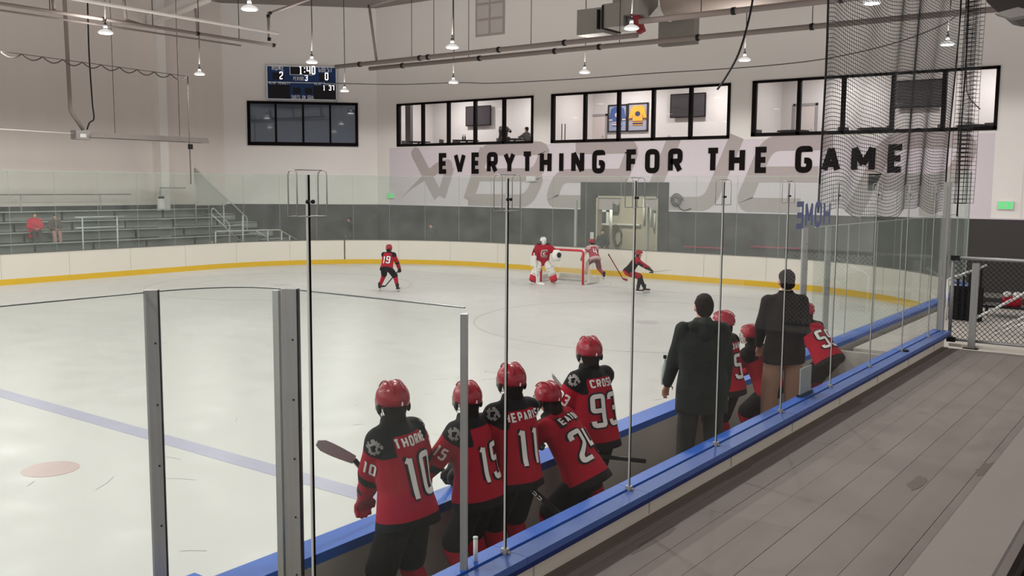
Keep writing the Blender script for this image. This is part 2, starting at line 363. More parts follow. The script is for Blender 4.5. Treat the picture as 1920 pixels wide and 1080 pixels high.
# framed jerseys
def frame_jersey(x0, y0, x1, y1, cols, label):
    yw = RY-.03; a = at(x0, y0, 1, yw); b = at(x1, y1, 1, yw); cx = (a.x+b.x)/2; w = b.x-a.x; h = a.z-b.z
    t = root('framed_jersey', (cx, yw, b.z), label, 'picture', 'framed jerseys in the lounges')
    fr = MB()
    for p, q in (((a.x, b.z), (b.x, b.z+.06)), ((a.x, a.z-.06), (b.x, a.z)), ((a.x, b.z), (a.x+.06, a.z)), ((b.x-.06, b.z), (b.x, a.z))):
        fr.box((p[0], yw-.06, p[1]), (q[0], yw+.02, q[1]))
    fr.build('frame', mat('frame_black', s2l(45, 40, 42), .4), t)
    MB().box((a.x+.05, yw-.02, b.z+.05), (b.x-.05, yw, a.z-.05)).build('backing', mat('backing_'+cols[0], cols[1], .7), t)
    M = frame((cx-w/2, yw-.03, b.z), (1, 0, 0)); j = MB()
    P = [(.18, .84), (.38, .93), (.5, .87), (.62, .93), (.82, .84), (.95, .45), (.82, .38), (.74, .6), (.74, .22), (.26, .22), (.26, .6), (.18, .38), (.05, .45)]
    j.prism([(p[0]*w, p[1]*h) for p in P], M, .02); j.build('jersey', mat('jersey_'+cols[0], cols[2], .8), t)
    c = MB()
    for y0_, y1_ in ((.25, .31), (.34, .37)): c.prism([(.26*w, y0_*h), (.74*w, y0_*h), (.74*w, y1_*h), (.26*w, y1_*h)], M @ Matrix.Translation((0, 0, .022)), .004)
    for sx in (.07, .76):
        c.prism([(sx*w, .42*h), ((sx+.17)*w, .42*h), ((sx+.17)*w, .47*h), (sx*w, .47*h)], M @ Matrix.Translation((0, 0, .022)), .004)
    c.prism([(w*(.5+.13*math.cos(k/12*6.283)), h*(.62+.09*math.sin(k/12*6.283))) for k in range(12)], M @ Matrix.Translation((0, 0, .022)), .004)
    c.build('stripes', mat('stripe_'+cols[0], cols[3], .8), t)
frame_jersey(1141, 197, 1176, 247, ('a', s2l(140, 150, 175), s2l(70, 88, 140), s2l(210, 190, 190)), 'framed blue jersey with pale stripes, left of the orange one')
frame_jersey(1178, 194, 1215, 246, ('b', s2l(150, 150, 165), s2l(232, 160, 60), s2l(60, 60, 85)), 'framed orange jersey in the middle lounge')
frame_jersey(1416, 181, 1458, 236, ('c', s2l(175, 165, 160), s2l(225, 220, 215), s2l(215, 130, 60)), 'framed white jersey with orange bands in the rightmost lounge')
# room doors
def rdoor(n, x0, y0, x1, label=None):
    a = at(x0, y0, 1, RY-.02); b = at(x1, y0, 1, RY-.02); d = root('door_%d' % n, ((a.x+b.x)/2, RY-.02, 4.9), kind='structure')
    MB().box((a.x, RY-.06, 4.9), (a.x+.1, RY, a.z)).box((b.x-.1, RY-.06, 4.9), (b.x, RY, a.z)).box((a.x, RY-.06, a.z-.1), (b.x, RY, a.z)).build('door_frame', mat('door_frame_grey', s2l(150, 145, 145), .6), d)
    MB().box((a.x+.1, RY-.03, 4.9), (b.x-.1, RY, a.z-.1)).build('door_leaf', mat('door_leaf', s2l(205, 195, 192), .6), d)
    MB().box((b.x-.25, RY-.08, 5.9), (b.x-.2, RY-.03, 6.0)).build('door_handle', steel, d)
rdoor(1, 1103, 215, 1139); rdoor(2, 1488, 195, 1534)
# lounge tables and chairs (only tops clear the sill)
def table(x, y, label):
    t = root('lounge_table', (x, y, 4.9), label, 'table', 'round lounge tables by the upper windows')
    MB().tube([(x, y, 5.72), (x, y, 5.76)], .62, 24).build('table_top', black_paint, t)
    MB().tube([(x, y, 4.93), (x, y, 5.72)], .05, 10).build('pedestal', dark_metal, t)
    MB().tube([(x, y, 4.9), (x, y, 4.93)], .3, 16).build('base', dark_metal, t)
def chair(x, y, rz, label):
    t = root('lounge_chair', (x, y, 4.9), label, 'chair', 'dark lounge chairs by the upper windows', rz)
    cm = mat('dark_chair', s2l(66, 60, 62), .6)
    MB().box((-.23, -.22, .42), (.23, .22, .47)).build('seat', cm, t, True)
    MB().box((-.23, .18, .5), (.23, .22, .95)).build('backrest', cm, t, True)
    for i, j in ((-1, -1), (1, -1), (1, 1), (-1, 1)): MB().tube([(i*.2, j*.19, 0), (i*.2, j*.19, .45 if j < 0 else .6)], .015, 6).build('leg', dark_metal, t, True)
tl = ['leftmost of the lounge tables, empty', 'lounge table with condiment bottles, under the first television', 'lounge table where two people sit', 'lounge table in front of the right lounge door', 'lounge table behind the net', 'lounge table with white items near the far right end']
tx = [785, 875, 965, 1487, 1640, 1828]
for px, lb in zip(tx, tl): p = at(px, 262 if px < 1100 else 245, 1, 36.95); table(p.x, 36.95, 'round dark ' + lb)
cs = [(757, 'leftmost dark chair against the first upper window', 1.2), (821, 'dark chair between the first two lounge tables', -1.3), (848, 'dark chair left of the table with bottles', 1.3), (915, 'dark chair behind the seated person in the first lounge', -1.2), (1427, 'dark chair below the white framed jersey', 1.2), (1531, 'dark chair beside the right lounge door', -1.2), (1586, 'dark chair just inside the net edge', .9), (1677, 'dark chair under the left side of the large television', 2.2), (1752, 'dark chair under the right side of the large television', -1), (1856, 'rightmost dark chair in the upper windows', 0)]
for i, (px, lb, rz) in enumerate(cs): p = at(px, 255, 1, 37.0); chair(p.x, 37.0 + (.5 if i in (2, 3) else 0), rz, lb)
for i, px in enumerate((868, 872)):
    p = at(px, 255, 1, 37); thing('bottle', MB().loft([(V((p.x, 37, 5.76)), (1, 0, 0), (0, 1, 0), .04, .04), (V((p.x, 37, 5.93)), (1, 0, 0), (0, 1, 0), .04, .04), (V((p.x, 37, 5.98)), (1, 0, 0), (0, 1, 0), .015, .015), (V((p.x, 37, 6.06)), (1, 0, 0), (0, 1, 0), .015, .015)], 8), dark_metal, 'small dark condiment bottle on a lounge table, %s of two' % ('left' if i == 0 else 'right'), 'bottle')
p = at(1818, 235, 1, 37); thing('napkin_stack', MB().box((p.x-.15, 36.9, 5.76), (p.x+.15, 37.1, 5.86)).box((p.x-.08, 36.93, 5.86), (p.x+.1, 37.07, 5.96)), white_pl, 'white stack of items on the far right lounge table', 'napkins')
for i, px in enumerate((1053, 1059)):
    a = at(px, 262, 1, 36.6); thing('hockey_stick', MB().bar((a.x, 36.6, 4.9), (a.x+.04, 36.55, 6.35), .03, .03), black, 'dark stick leaning inside the middle lounge window, %s one' % ('left' if i == 0 else 'right'), 'stick')
# ---------------------------------------------------------------- mural
structure('wall_mural', holes(MB(), -34.6, -6.12, DADO+.05, 5.42, [(-22.79, -18.42, 2, 3.70)], WY-.012, .011), mural_white).name = 'trim_9'
lg = root('wall_lettering', (-20, WY-.02, 4.0), 'huge slanted grey lettering and crossed mark printed across the white wall mural', 'lettering')
def mural(name, strips, m, d=.018):
    mb = MB(); M = frame((0, WY-d, 0), (1, 0, 0))
    for i_, q in enumerate(strips):
        pts, w, r, cl = q; mb.strip(fil(pts, r, cl, 5), w, M, .004, cl, i_*.003)
    return mb.build(name, m, lg)
mural('crossed_mark', [([(-32.75, 5.1), (-31.25, 2.95)], .62, 0, False), ([(-32.0, 3.95), (-31.2, 4.45), (-30.62, 4.55)], .5, .3, False), ([(-30.45, 4.45), (-31.05, 2.95)], .52, 0, False)], mural_grey)
M_ = frame((0, WY-.019, 0), (1, 0, 0)); mb = MB(); mb.prism([(-33.85, 2.8), (-32.0, 4.25), (-31.7, 3.95), (-33.0, 3.35)], M_, .004)
mb.prism([(-32.75+.31*math.cos(a*.5236), 5.12+.31*math.sin(a*.5236)) for a in range(12)], M_ @ Matrix.Translation((0, 0, .012)), .003); mb.prism([(-30.62+.3*math.cos(a*.5236), 4.5+.3*math.sin(a*.5236)) for a in range(12)], M_ @ Matrix.Translation((0, 0, .014)), .003); mb.build('sweep', mural_grey, lg)
def big(name, x, w, paths, sk=.42, st=.62, h=2.45, z=2.82):
    strips = []
    for pts, r, cl in paths: strips.append(([(x + a*w + sk*b*h, z-.02 + b*(h)) for a, b in pts], st, r, bool(cl)))
    mural(name, strips, mural_grey)
hx = lambda px: wx(px, 395)
sc = 1.0
big('letter', hx(868)+.35, hx(1003)-hx(868)-.75, [([(0, 0), (0, 1), (1, 1), (1, .5), (0, .5)], .55, 0), ([(0, .5), (1.05, .5), (1, 0), (0, 0)], .55, 0), ([(0, 0), (0, 1)], 0, 0)])
big('letter', hx(1018)+.4, hx(1160)-hx(1018)-.7, [([(.1, 1), (1, 1), (1, 0)], .5, 0), ([(1, .48), (0, .48), (0, 0), (1, 0)], .5, 0)])
big('letter', hx(1200)+.4, hx(1345)-hx(1200)-.8, [([(0, 1.12), (0, 0), (1, 0), (1, 1.12)], .55, 0)])
big('letter', hx(1372)+.4, hx(1520)-hx(1372)-.8, [([(1.05, 1), (0, 1), (0, 0), (1.0, 0)], .55, 0), ([(0, .5), (1.05, .5)], 0, 0)])
big('letter', hx(1585)+.4, hx(1792)-hx(1585)-1.0, [([(0, -.12), (0, 1), (1, 1), (1.02, .38), (0, .38)], .7, 0), ([(.72, .38), (.95, -.14)], 0, 0)])
sg = root('wall_sign', (-20, WY-.03, 4.1), 'black wall lettering EVERYTHING FOR THE GAME above the rink end', 'lettering')
TX = {}
spans = [('E', 823, 840), ('V', 851, 873), ('E', 884, 901), ('R', 913, 933), ('Y', 944, 966), ('T', 978, 999), ('H', 1012, 1034), ('I', 1049, 1055), ('N', 1071, 1095), ('G', 1110, 1134),
 ('F', 1174, 1196), ('O', 1209, 1236), ('R', 1252, 1279), ('T', 1322, 1350), ('H', 1366, 1396), ('E', 1415, 1441), ('G', 1490, 1522), ('A', 1539, 1575), ('M', 1595, 1640), ('E', 1663, 1695)]
for ch, a, b in spans:
    xa = at(a, 325, 1, WY-.03).x; xb = at(b, 325, 1, WY-.03).x; st = .23; mb = MB(); w = xb-xa
    if ch == 'I': w = st; xa = (xa+xb)/2-st/2
    write(mb, ch, frame((xa, WY-.03, 4.08), (1, 0, 0)), 1.03, max(.01, w-st), st, .012, wmap={'I': 1}); mb.build('letter', black_paint, sg)
# ---------------------------------------------------------------- doorway room
dr = mat('service_wall_paint', s2l(190, 182, 165), .8)
structure('wall_service', MB().box((-27.5, 40.5, -.06), (-17.5, 40.6, 4)).box((-27.5, WY+.3, -.06), (-27.4, 40.5, 4)).box((-17.6, WY+.3, -.06), (-17.5, 40.5, 4)), dr)
structure('ceiling_service', MB().box((-27.5, WY+.3, 3.9), (-17.5, 40.6, 4)), dr)
l = bpy.data.lights.new('service_light', 'AREA'); l.size = .6; l.energy = 110; l.color = (1, .95, .85)
lo = bpy.data.objects.new('service_light', l); COL.objects.link(lo); lo.location = (-22.6, 38.4, 3.8)
d = root('door_3', (-20.4, WY, 0), kind='structure')
for x in (DOOR[0], DOOR[1]-.08): MB().box((x, WY-.1, 0), (x+.08, WY+.3, 3.1)).build('door_jamb', dr, d)
MB().box((DOOR[0], WY-.1, 3.02), (DOOR[1], WY+.3, 3.1)).build('door_head', dr, d)
cb = root('wall_cabinet', (-20.9, 39.9, 1.9), 'white shelf unit with dark boxes inside the service doorway', 'shelf')
a = at(1122, 372, 1, 39.8); b = at(1140, 418, 1, 39.8)
MB().box((a.x, 39.5, b.z), (b.x+.15, 39.55, a.z-.0)).build('backing', mat('dark_box', s2l(80, 80, 82), .6), cb)
MB().box((a.x, 39.45, b.z-.1), (b.x+.2, 40.4, b.z)).box((b.x+.1, 39.45, b.z), (b.x+.2, 39.55, a.z)).box((a.x, 39.45, (a.z+b.z)/2-.05), (b.x+.2, 39.55, (a.z+b.z)/2+.05)).build('shelf', white_pl, cb)
c = at(1142, 370, 1, 40.3); e_ = at(1158, 398, 1, 40.3); thing('electric_box', MB().box((c.x, 40.3, e_.z), (e_.x, 40.49, c.z)), mat('box_grey', s2l(104, 106, 100), .6), 'grey electrical box high on the back wall of the service doorway', 'box')
c = at(1120, 419, 1, 40.4); e_ = at(1200, 422, 1, 40.4); thing('wall_rail', MB().box((c.x, 40.35, c.z-.04), (e_.x, 40.49, c.z+.03)), white_pl, 'white rail across the service room wall above the coiled hose', 'rail')
def coil(px, py, rx, rz, label, yw=40.44, turns=2):
    c = at(px, py, 1, yw); pts = []
    for k in range(24*turns): a_ = k/24*6.283; pts.append(c + V(((rx+.02*math.sin(k*.7))*math.cos(a_), -.06*k/24/turns, (rz+.03*math.cos(k*.31))*math.sin(a_))))
    thing('hose', MB().tube(pts, .035, 6), mat('dark_hose', s2l(80, 74, 66), .6), label, 'hose')
coil(1159, 444, .19, .42, 'dark hose coiled in a tall loop on the service room wall')
c = at(1268, 376, 1, WY-.075)
thing('hose', MB().tube([c+V(((.28-.003*k)*math.cos(k/4), -.001*k, (.3-.003*k)*math.sin(k/4))) for k in range(70)] + [c+V((.2+k*.12, 0, -.35-.05*math.sin(k))) for k in range(5)], .02, 6), mat('grey_cable', s2l(60, 60, 62), .6), 'grey cable bundle hung on the mural right of the doorway', 'cable')
for px, y0_, y1_, yy, r_, lb in ((1146, 377, 470, 38.4, .07, 'tall white pipe standing left of the coiled hose'), (1209, 368, 424, 40.3, .08, 'short white pipe on the service wall right of the glass joint'), (1215, 378, 480, 38.2, .07, 'tall white pipe standing in the right half of the doorway'), (1222, 368, 426, 40.3, .08, 'short white pipe highest at the right of the doorway'), (1229, 400, 428, 40.3, .08, 'shortest white pipe at the right of the doorway')):
    a = at(px, y0_, 1, yy); b = at(px, y1_, 1, yy); b.z = 0 if y1_ > 460 else b.z; thing('wall_pipe', MB().tube([(a.x, yy, b.z), (a.x, yy, a.z)], r_, 10), white_pl, lb, 'pipe')
c = at(1110, 450, 1, WY-.06); thing('door_switch', MB().box((c.x-.09, WY-.08, c.z-.35), (c.x+.09, WY-.05, c.z+.35)), white_pl, 'pale vertical plate on the dark wall left of the doorway', 'plate')
for x0_, x1_, lb in ((1283, 1358, 'left'), (1408, 1500, 'right')):
    a = at(x0_, 462, 1, WY-.1); b = at(x1_, 468, 1, WY-.1); thing('wall_rail', MB().bar((a.x, WY-.12, a.z), (b.x, WY-.12, a.z), .05, .05).bar((a.x+.1, WY-.1, a.z), (a.x+.1, WY-.02, a.z), .04, .04).bar((b.x-.1, WY-.1, a.z), (b.x-.1, WY-.02, a.z), .04, .04), mat('rail_red', s2l(170, 60, 84), .5), 'thin red rail on the dark end wall, %s one right of the doorway' % lb, 'rail')
# exit signs, small box
def exit_sign(px, py, label, Y=WY-.03):
    c = at(px, py, 1, Y); t = root('exit_sign', c, label, 'sign')
    MB().box((c.x-.26, Y-.05, c.z-.14), (c.x+.26, Y+.02, c.z+.14)).build('housing', white_pl, t)
    m = MB(); M = frame((c.x-.2, Y-.055, c.z-.09), (1, 0, 0)); write(m, 'EXIT', M, .18, .07, .022, .004, .025); m.build('lettering', white_pl, t)
    MB().box((c.x-.23, Y-.053, c.z-.12), (c.x+.23, Y-.05, c.z+.12)).build('face', mat('exit_green', s2l(90, 220, 130), .4, emis=.55), t)
exit_sign(1885, 385, 'green exit sign on the white wall at the far right'); exit_sign(733, 367, 'green exit sign on the white wall left of the mural mark')
for px, py, lb in ((997, 335, 'small white box on the mural under the letter T'),):
    c = at(px, py, 1, WY-.05); thing('wall_box', MB().box((c.x-.25, WY-.15, c.z-.12), (c.x+.25, WY-.02, c.z+.12)), white_pl, lb, 'box')
# skylight window
w = root('window_4', (-28, WY, 10.6), kind='structure'); a = at(894, -20, 1, WY); b = at(945, 62, 1, WY)
f = MB().box((a.x-.05, WY-.03, b.z-.05), (b.x+.05, WY, a.z)); f.build('window_frame', mat('pale_frame', s2l(180, 170, 166), .6), w)
pm = mat('frosted_pane', s2l(206, 200, 196), .5)
for i in range(2):
    for j in range(3):
        x0 = a.x + (b.x-a.x)*i/2+.06; z0 = b.z + (a.z-b.z)*j/3+.06; MB().box((x0, WY-.045, z0), (x0+(b.x-a.x)/2-.12, WY-.03, z0+(a.z-b.z)/3-.12)).build('pane', pm, w)
# ---------------------------------------------------------------- corner wall: dark window and scoreboard
CX = V((1, 1, 0)).normalized(); CN = V((1, -1, 0)).normalized()
def cw(px, py, off=0):   # point on the corner wall plane moved off metres out
    o = V((-41, 30.5, 0))+CN*off; d = FWD + RGT*((px-960)/FPX) - UPV*((py-540)/FPX); return EYE + d*((o-EYE).dot(CN)/d.dot(CN))
a = cw(465, 191); b = cw(670, 272); L_ = (b-a).dot(CX); H_ = a.z-b.z; o0 = V((a.x, a.y, b.z))
w = root('window_5', o0, kind='structure'); M = frame(o0, CX)
MB().box((0, 0, -.02), (L_, H_, .04), M).build('pane', mat('dark_office_glass', s2l(62, 76, 96), .04, noise_amt=.25, scale=.5, spec=.9), w)
for u0, u1, v0, v1 in [(-.05, L_+.05, -.08, .1), (-.05, L_+.05, H_-.08, H_+.05), (-.05, .1, 0, H_), (L_-.1, L_+.05, 0, H_)] + [(L_*k/4-.05, L_*k/4+.05, 0, H_) for k in (1, 2, 3)]:
    MB().box((u0, v0, 0), (u1, v1, .1), M).build('window_frame', black_paint, w)
a = cw(499, 122, .2); b = cw(632, 189, .2); L_ = (b-a).dot(CX); H_ = a.z-b.z; o0 = V((a.x, a.y, b.z))
sb = root('scoreboard', o0, 'blue electronic scoreboard showing 1:40 above the dark corner window', 'scoreboard'); M = frame(o0, CX)
navy = mat('scoreboard_blue', s2l(34, 62, 112), .5); dk = mat('scoreboard_dark', s2l(24, 22, 30), .4); wt = mat('scoreboard_white', s2l(235, 240, 248), .5); led = mat('led_white', (1, .95, 1), .5, emis=2)
MB().box((0, 0, -.2), (L_, H_, 0), M).build('cabinet', navy, sb)
m = MB()
for u0, u1, v0, v1 in [(0, L_, 0, .05), (0, L_, H_-.05, H_), (0, .05, 0, H_), (L_-.05, L_, 0, H_), (0, L_, H_*.5, H_*.52)]: m.box((u0, v0, 0), (u1, v1, .02), M)
for u0, u1, v0, v1 in [(.33, .67, .73, .745), (.33, .67, .985, 1), (.33, .34, .73, 1), (.66, .67, .73, 1)]: m.box((u0*L_, v0*H_, 0), (u1*L_, v1*H_, .022), M)
m.build('trim', wt, sb)
for u0, u1, v0, v1 in [(.34, .66, .745, .985), (.09, .25, .58, .79), (.75, .9, .58, .79), (.03, .33, .04, .44), (.66, .98, .04, .44), (.37, .48, .18, .36), (.54, .64, .18, .36)]: MB().box((u0*L_, v0*H_, 0), (u1*L_, v1*H_, .012), M).build('display', dk, sb)
m = MB()
for txt, u, v, h in (('HOME', .08, .85, .3), ('GUEST', .74, .83, .3), ('PERIOD', .38, .57, .2), ('PLYR. PENALTY', .035, .445, .14), ('PLYR. PENALTY', .68, .445, .14), ('SHOTS ON GOAL', .35, .03, .19)):
    n = len(txt); wch = {'HOME': .62, 'GUEST': .7, 'PERIOD': .54, 'PLYR. PENALTY': 1.05, 'SHOTS ON GOAL': 1.12}[txt]/n; write(m, txt, M @ Matrix.Translation((u*L_, v*H_, .012)), h, wch*.5, wch*.25, .004, wch*.3)
m.build('lettering', wt, sb)
for txt, u, v, h in (('1:40', .46, .76, .42), ('2', .185, .6, .38), ('0', .83, .6, .38), ('3', .545, .57, .3), ('1 37', .8, .3, .26)):
    m = MB(); write(m, txt, M @ Matrix.Translation((u*L_, v*H_, .014)), h, h*.34, h*.11, .006, h*.13); m.build('digits', led, sb)
# ================================================================== the rink
ice_m = mat('ice', s2l(192, 192, 189), .28, noise_amt=.035, scale=.35, spec=.35)
_N = ice_m.node_tree.nodes; _L = ice_m.node_tree.links
_b = _N['Principled BSDF']; _n = _N.new('ShaderNodeTexNoise'); _n.inputs['Scale'].default_value = 1.5; _n.inputs['Detail'].default_value = 8
_t = _N.new('ShaderNodeTexCoord'); _L.new(_t.outputs['Object'], _n.inputs['Vector']); _mr = _N.new('ShaderNodeMapRange'); _mr.inputs['To Min'].default_value = .2; _mr.inputs['To Max'].default_value = .55
_L.new(_n.outputs[0], _mr.inputs['Value']); _L.new(_mr.outputs[0], _b.inputs['Roughness'])
RC = V((-18.83, 0, 0)); NX, FX, EY, CR = -4.65, -33.0, 32.15, 8.5
def arc(c, r, a0, a1, n): return [V((c[0]+r*math.cos(math.radians(a0+(a1-a0)*k/n)), c[1]+r*math.sin(math.radians(a0+(a1-a0)*k/n)), 0)) for k in range(n+1)]
per = [V((NX, y, 0)) for y in (-14, 23.65)] + arc((NX-CR, EY-CR), CR, 0, 90, 24)[1:] + arc((FX+CR, EY-CR), CR, 90, 180, 24) + [V((FX, -14, 0))]
m = MB(); m.prism([(p.x, p.y) for p in per], Matrix.Translation((0, 0, -.06)), .06); structure('floor_ice', m, ice_m)
ln = root('ice_marking', (-18, 10, 0), 'blue line and faint face-off marks painted under the ice', 'ice marking')
blue_l = mat('ice_blue_line', s2l(164, 164, 184), .35, noise_amt=.1, scale=2); pale = mat('ice_faint_line', s2l(180, 177, 176), .35); pink = mat('ice_red_spot', s2l(184, 164, 160), .35, noise_amt=.1, scale=3)
MB().box((FX+.05, 7.2, .001), (NX-.05, 7.5, .003)).build('blue_line', blue_l, ln)
def disc(x, y, r, m_, nm): MB().prism([(x+r*math.cos(k*.2618), y+r*math.sin(k*.2618)) for k in range(24)], Matrix.Translation((0, 0, .001)), .002).build(nm, m_, ln)
def ring(x, y, r, m_, nm, w=.05): MB().strip([(x+r*math.cos(k*.1309), y+r*math.sin(k*.1309)) for k in range(48)], w, Matrix.Translation((0, 0, .001)), .0015, True).build(nm, m_, ln)
disc(-11.25, 5.7, .33, pink, 'faceoff_spot'); disc(-11.6, 21.6, .3, pale, 'faceoff_spot'); disc(-26, 21.6, .3, pale, 'faceoff_spot')
ring(-11.6, 21.6, 4.5, pale, 'faceoff_circle'); ring(-26, 21.6, 4.5, pale, 'faceoff_circle')
MB().box((FX+2, 28.47, .001), (NX-3, 28.53, .0025)).build('goal_line', mat('ice_goal_line', s2l(190, 170, 166), .35), ln)
ring(-18.83, 28.5, 1.8, mat('ice_crease', s2l(172, 176, 188), .35), 'crease_line')
m = MB(); rr = random.Random(3)
for k in range(70):
    x = rr.uniform(-12, -5.2); y = rr.uniform(3, 20); a_ = rr.uniform(0, 6.28); r = rr.uniform(.3, 1.2); l_ = rr.uniform(.05, .25)
    m.strip([(x+r*math.cos(a_+t*l_), y+r*math.sin(a_+t*l_)) for t in range(3)], .006, Matrix.Translation((0, 0, .0015)), .001)
m.build('skate_marks', mat('ice_scratch', s2l(150, 150, 149), .5), ln)['kind'] = 'stuff'
# boards: pieces of the perimeter, each a panel with its kickplate
bd = root('rink_boards', (-18.83, EY, 0), 'white rink boards with yellow kickplate running round the ice', 'rink boards')
def resample(pts, step):
    out = [pts[0].copy()]; acc = 0
    for a, b in zip(pts, pts[1:]):
        L = (b-a).length; d = (b-a)/L; s = step-acc
        while s <= L+1e-6: out.append(a+d*s); s += step
        acc = L-(s-step)
    return out
fine = resample(per, .4)
seam = mat('board_seam', s2l(176, 170, 160), .6)
def outw(i):
    a = fine[max(0, i-1)]; b = fine[min(len(fine)-1, i+1)]; d = (b-a).normalized(); return V((d.y, -d.x, 0))
def band(i0, i1, o0, o1, z0, z1):
    mb = MB(); vs = []
    for i in range(i0, i1+1):
        n = outw(i)
        for o, z in ((o0, z0), (o1, z0), (o1, z1), (o0, z1)): vs.append(fine[i]+n*o+V((0, 0, z)))
    fs = []
    for k in range(i1-i0):
        for j in range(4): fs.append((k*4+j, k*4+(j+1) % 4, (k+1)*4+(j+1) % 4, (k+1)*4+j))
    n = (i1-i0)*4; fs += [(3, 2, 1, 0), (n, n+1, n+2, n+3)]; mb.add(vs, fs, False); return mb
def shrink(mb, e=.004):
    return mb
i = 0; N_ = len(fine)-1; STEP = 6
while i < N_:
    j = min(N_, i+STEP); p = fine[(i+j)//2]
    o = band(i, j, 0, .1, .2, 1.05).build('board_panel', board_white, bd)
    if p.x > NX-.05 and p.y < 14.4: pass
    band(i, j, -.012, .1, -.02, .2).build('kickplate', yellow, o)
    nr = p.x > NX-1.2 and p.y < 26
    band(i, j, -.09 if nr else -.01, .15 if nr else .11, 1.05, 1.12 if nr else 1.07).build('cap_rail', cap_blue if nr else mat('grey_cap', s2l(110, 108, 102), .6), o)
    n = outw(j); c = fine[j]
    dk_ = (c - at(618, 497, 2, 0)).length < 1.3
    MB().bar(c-n*.004+V((0, 0, 0)), c-n*.004+V((0, 0, 1.05)), .05 if dk_ else .006, .010, up=n).build('seam', mat('dark_seam', s2l(84, 66, 60), .6) if dk_ else seam, o)
    i = j
# far shield glass on top of the boards
fg = root('far_glass', (-18.83, EY, 1.07), 'tall clear glass shields standing on the far rink boards', 'glass')
i = next(k for k in range(N_) if fine[k].y > 13.4)
edge = mat('glass_edge', s2l(176, 188, 180), .3)
while i < N_:
    j = min(N_, i+4); p = fine[(i+j)//2]; near = p.x > NX-.5 and p.y < 23.7
    top = 2.93 if near else 3.9
    o = band(i, j, .045, .055, 1.07, top).build('glass_pane', G_FAR, fg)
    band(i, j, .043, .057, top, top+.015).build('top_edge', edge, o)
    n = outw(j); c = fine[j]+n*.05
    MB().bar(c+V((0, 0, 1.07)), c+V((0, 0, top)), .008, .012, up=n).build('joint', mat('clear_joint', s2l(150, 160, 152), .3) , o)
    i = j
for px, y_, lb in ((1079, 458, 'white'), (1345, 470, 'slim')):
    c = at(px, y_, 1, EY+.16)
    if px == 1079: thing('glass_post', MB().box((c.x-.05, EY+.12, 1.0), (c.x+.05, EY+.2, 2.95)), alu, 'pale upright support post behind the end glass above the goal', 'post')
# ---------------------------------------------------------------- goal
G = root('hockey_goal', (-18.83, 28.5, 0), 'red framed hockey goal with white net in front of the end boards', 'goal'); red_p = mat('goal_red', s2l(190, 34, 48), .35)
gx0, gx1, gy = -19.745, -17.915, 28.5
MB().tube(fil([(gx0, gy, 0), (gx0, gy, 1.22), (gx1, gy, 1.22), (gx1, gy, 0)], .12), .042, 10).build('goal_frame', red_p, G)
MB().tube(fil([(gx0, gy+.05, .03), (gx0-.1, gy+.9, .03), (gx0+.35, gy+1.12, .03), (gx1-.35, gy+1.12, .03), (gx1+.1, gy+.9, .03), (gx1, gy+.05, .03)], .3), .03, 8).build('base_frame', white_pl, G)
MB().tube(fil([(gx0, gy, 1.2), (gx0+.2, gy+.5, 1.2), (gx1-.2, gy+.5, 1.2), (gx1, gy, 1.2)], .2), .02, 8).build('top_frame', white_pl, G)
m = MB()
m.prism([(gx0+.1, .06), (gx1-.1, .06), (gx1-.2, .26), (gx0+.2, .26)], frame((0, gy+1.05, 0), (1, 0, 0)), .06)
m.bar((gx1+.1, gy+.2, .14), (gx1+.07, gy+.95, .14), .07, .2).bar((gx0-.1, gy+.2, .14), (gx0-.07, gy+.95, .14), .07, .2)
m.build('skirt_pad', mat('goal_padding', s2l(200, 196, 188), .7, noise_amt=.15, scale=6), G)
m = MB(); bk = lambda u, z: V((gx0+.2-.0*z + (gx1-gx0-.4)*u, gy + .5 + (1.2-z)*.45, z))
for k in range(31): m.tube([bk(k/30, .06), bk(k/30, 1.2)], .004, 3)
for k in range(20): m.tube([bk(0, .06+k*.06), bk(1, .06+k*.06)], .004, 3)
for sx, X0, X1 in ((0, gx0, gx0+.2), (1, gx1, gx1-.2)):
    for k in range(20):
        z = .06+k*.06; m.tube([V((X0, gy, z)), bk(sx, z)], .004, 3)
    for k in range(1, 8):
        t = k/8; m.tube([V((X0, gy, .06)).lerp(bk(sx, .06), t), V((X0, gy, 1.2)).lerp(bk(sx, 1.2), t)], .004, 3)
m.build('net', mat('goal_net', s2l(225, 222, 215), .8), G)['kind'] = 'stuff'
# ---------------------------------------------------------------- players' bench enclosure
grey_int = mat('bench_wall_panel', s2l(176, 172, 165), .6, noise_amt=.1, scale=1.5)
structure('floor_bench', MB().box((-4.54, 2, -.06), (-3.0, 14.4, .4)), mat('bench_rubber_floor', s2l(104, 100, 98), .9, noise_amt=.2, scale=4))
structure('trim_10', MB().box((-4.02, 3.75, .4), (-3.05, 14.3, .68)), mat('bench_rubber_floor', s2l(104, 100, 98)))
structure('wall_bench_front', MB().box((-4.545, 2, .0), (-4.5, 23, 1.05)), grey_int)
structure('wall_bench_end', MB().box((-4.5, 14.3, 0), (-3.05, 14.4, 1.05)), grey_int)
structure('wall_bench_near', MB().box((-4.5, 3.64, 0), (-3.05, 3.74, 1.07)), grey_int)
structure('wall_bench_back', MB().box((-3.06, -1, 0), (-2.95, 14.42, 1.44)), kick_white)
for k in range(11): MB().box((-2.95, .1+k*1.37, 1.28), (-2.947, .112+k*1.37, 1.42)).build('panel_seam', seam, bpy.data.objects['wall_bench_back'])
bc = root('cap_rail', (-2.98, 6.7, 1.44), 'wide blue cap rail along the top of the bench back wall', 'cap rail')
J = [1.26, 2.63, 4.0, 5.375, 6.745, 8.12, 9.49, 10.86, 12.235, 13.6]
ed = [-1.0, 1.3] + [j+.03 for j in J[1:]] + [14.42]
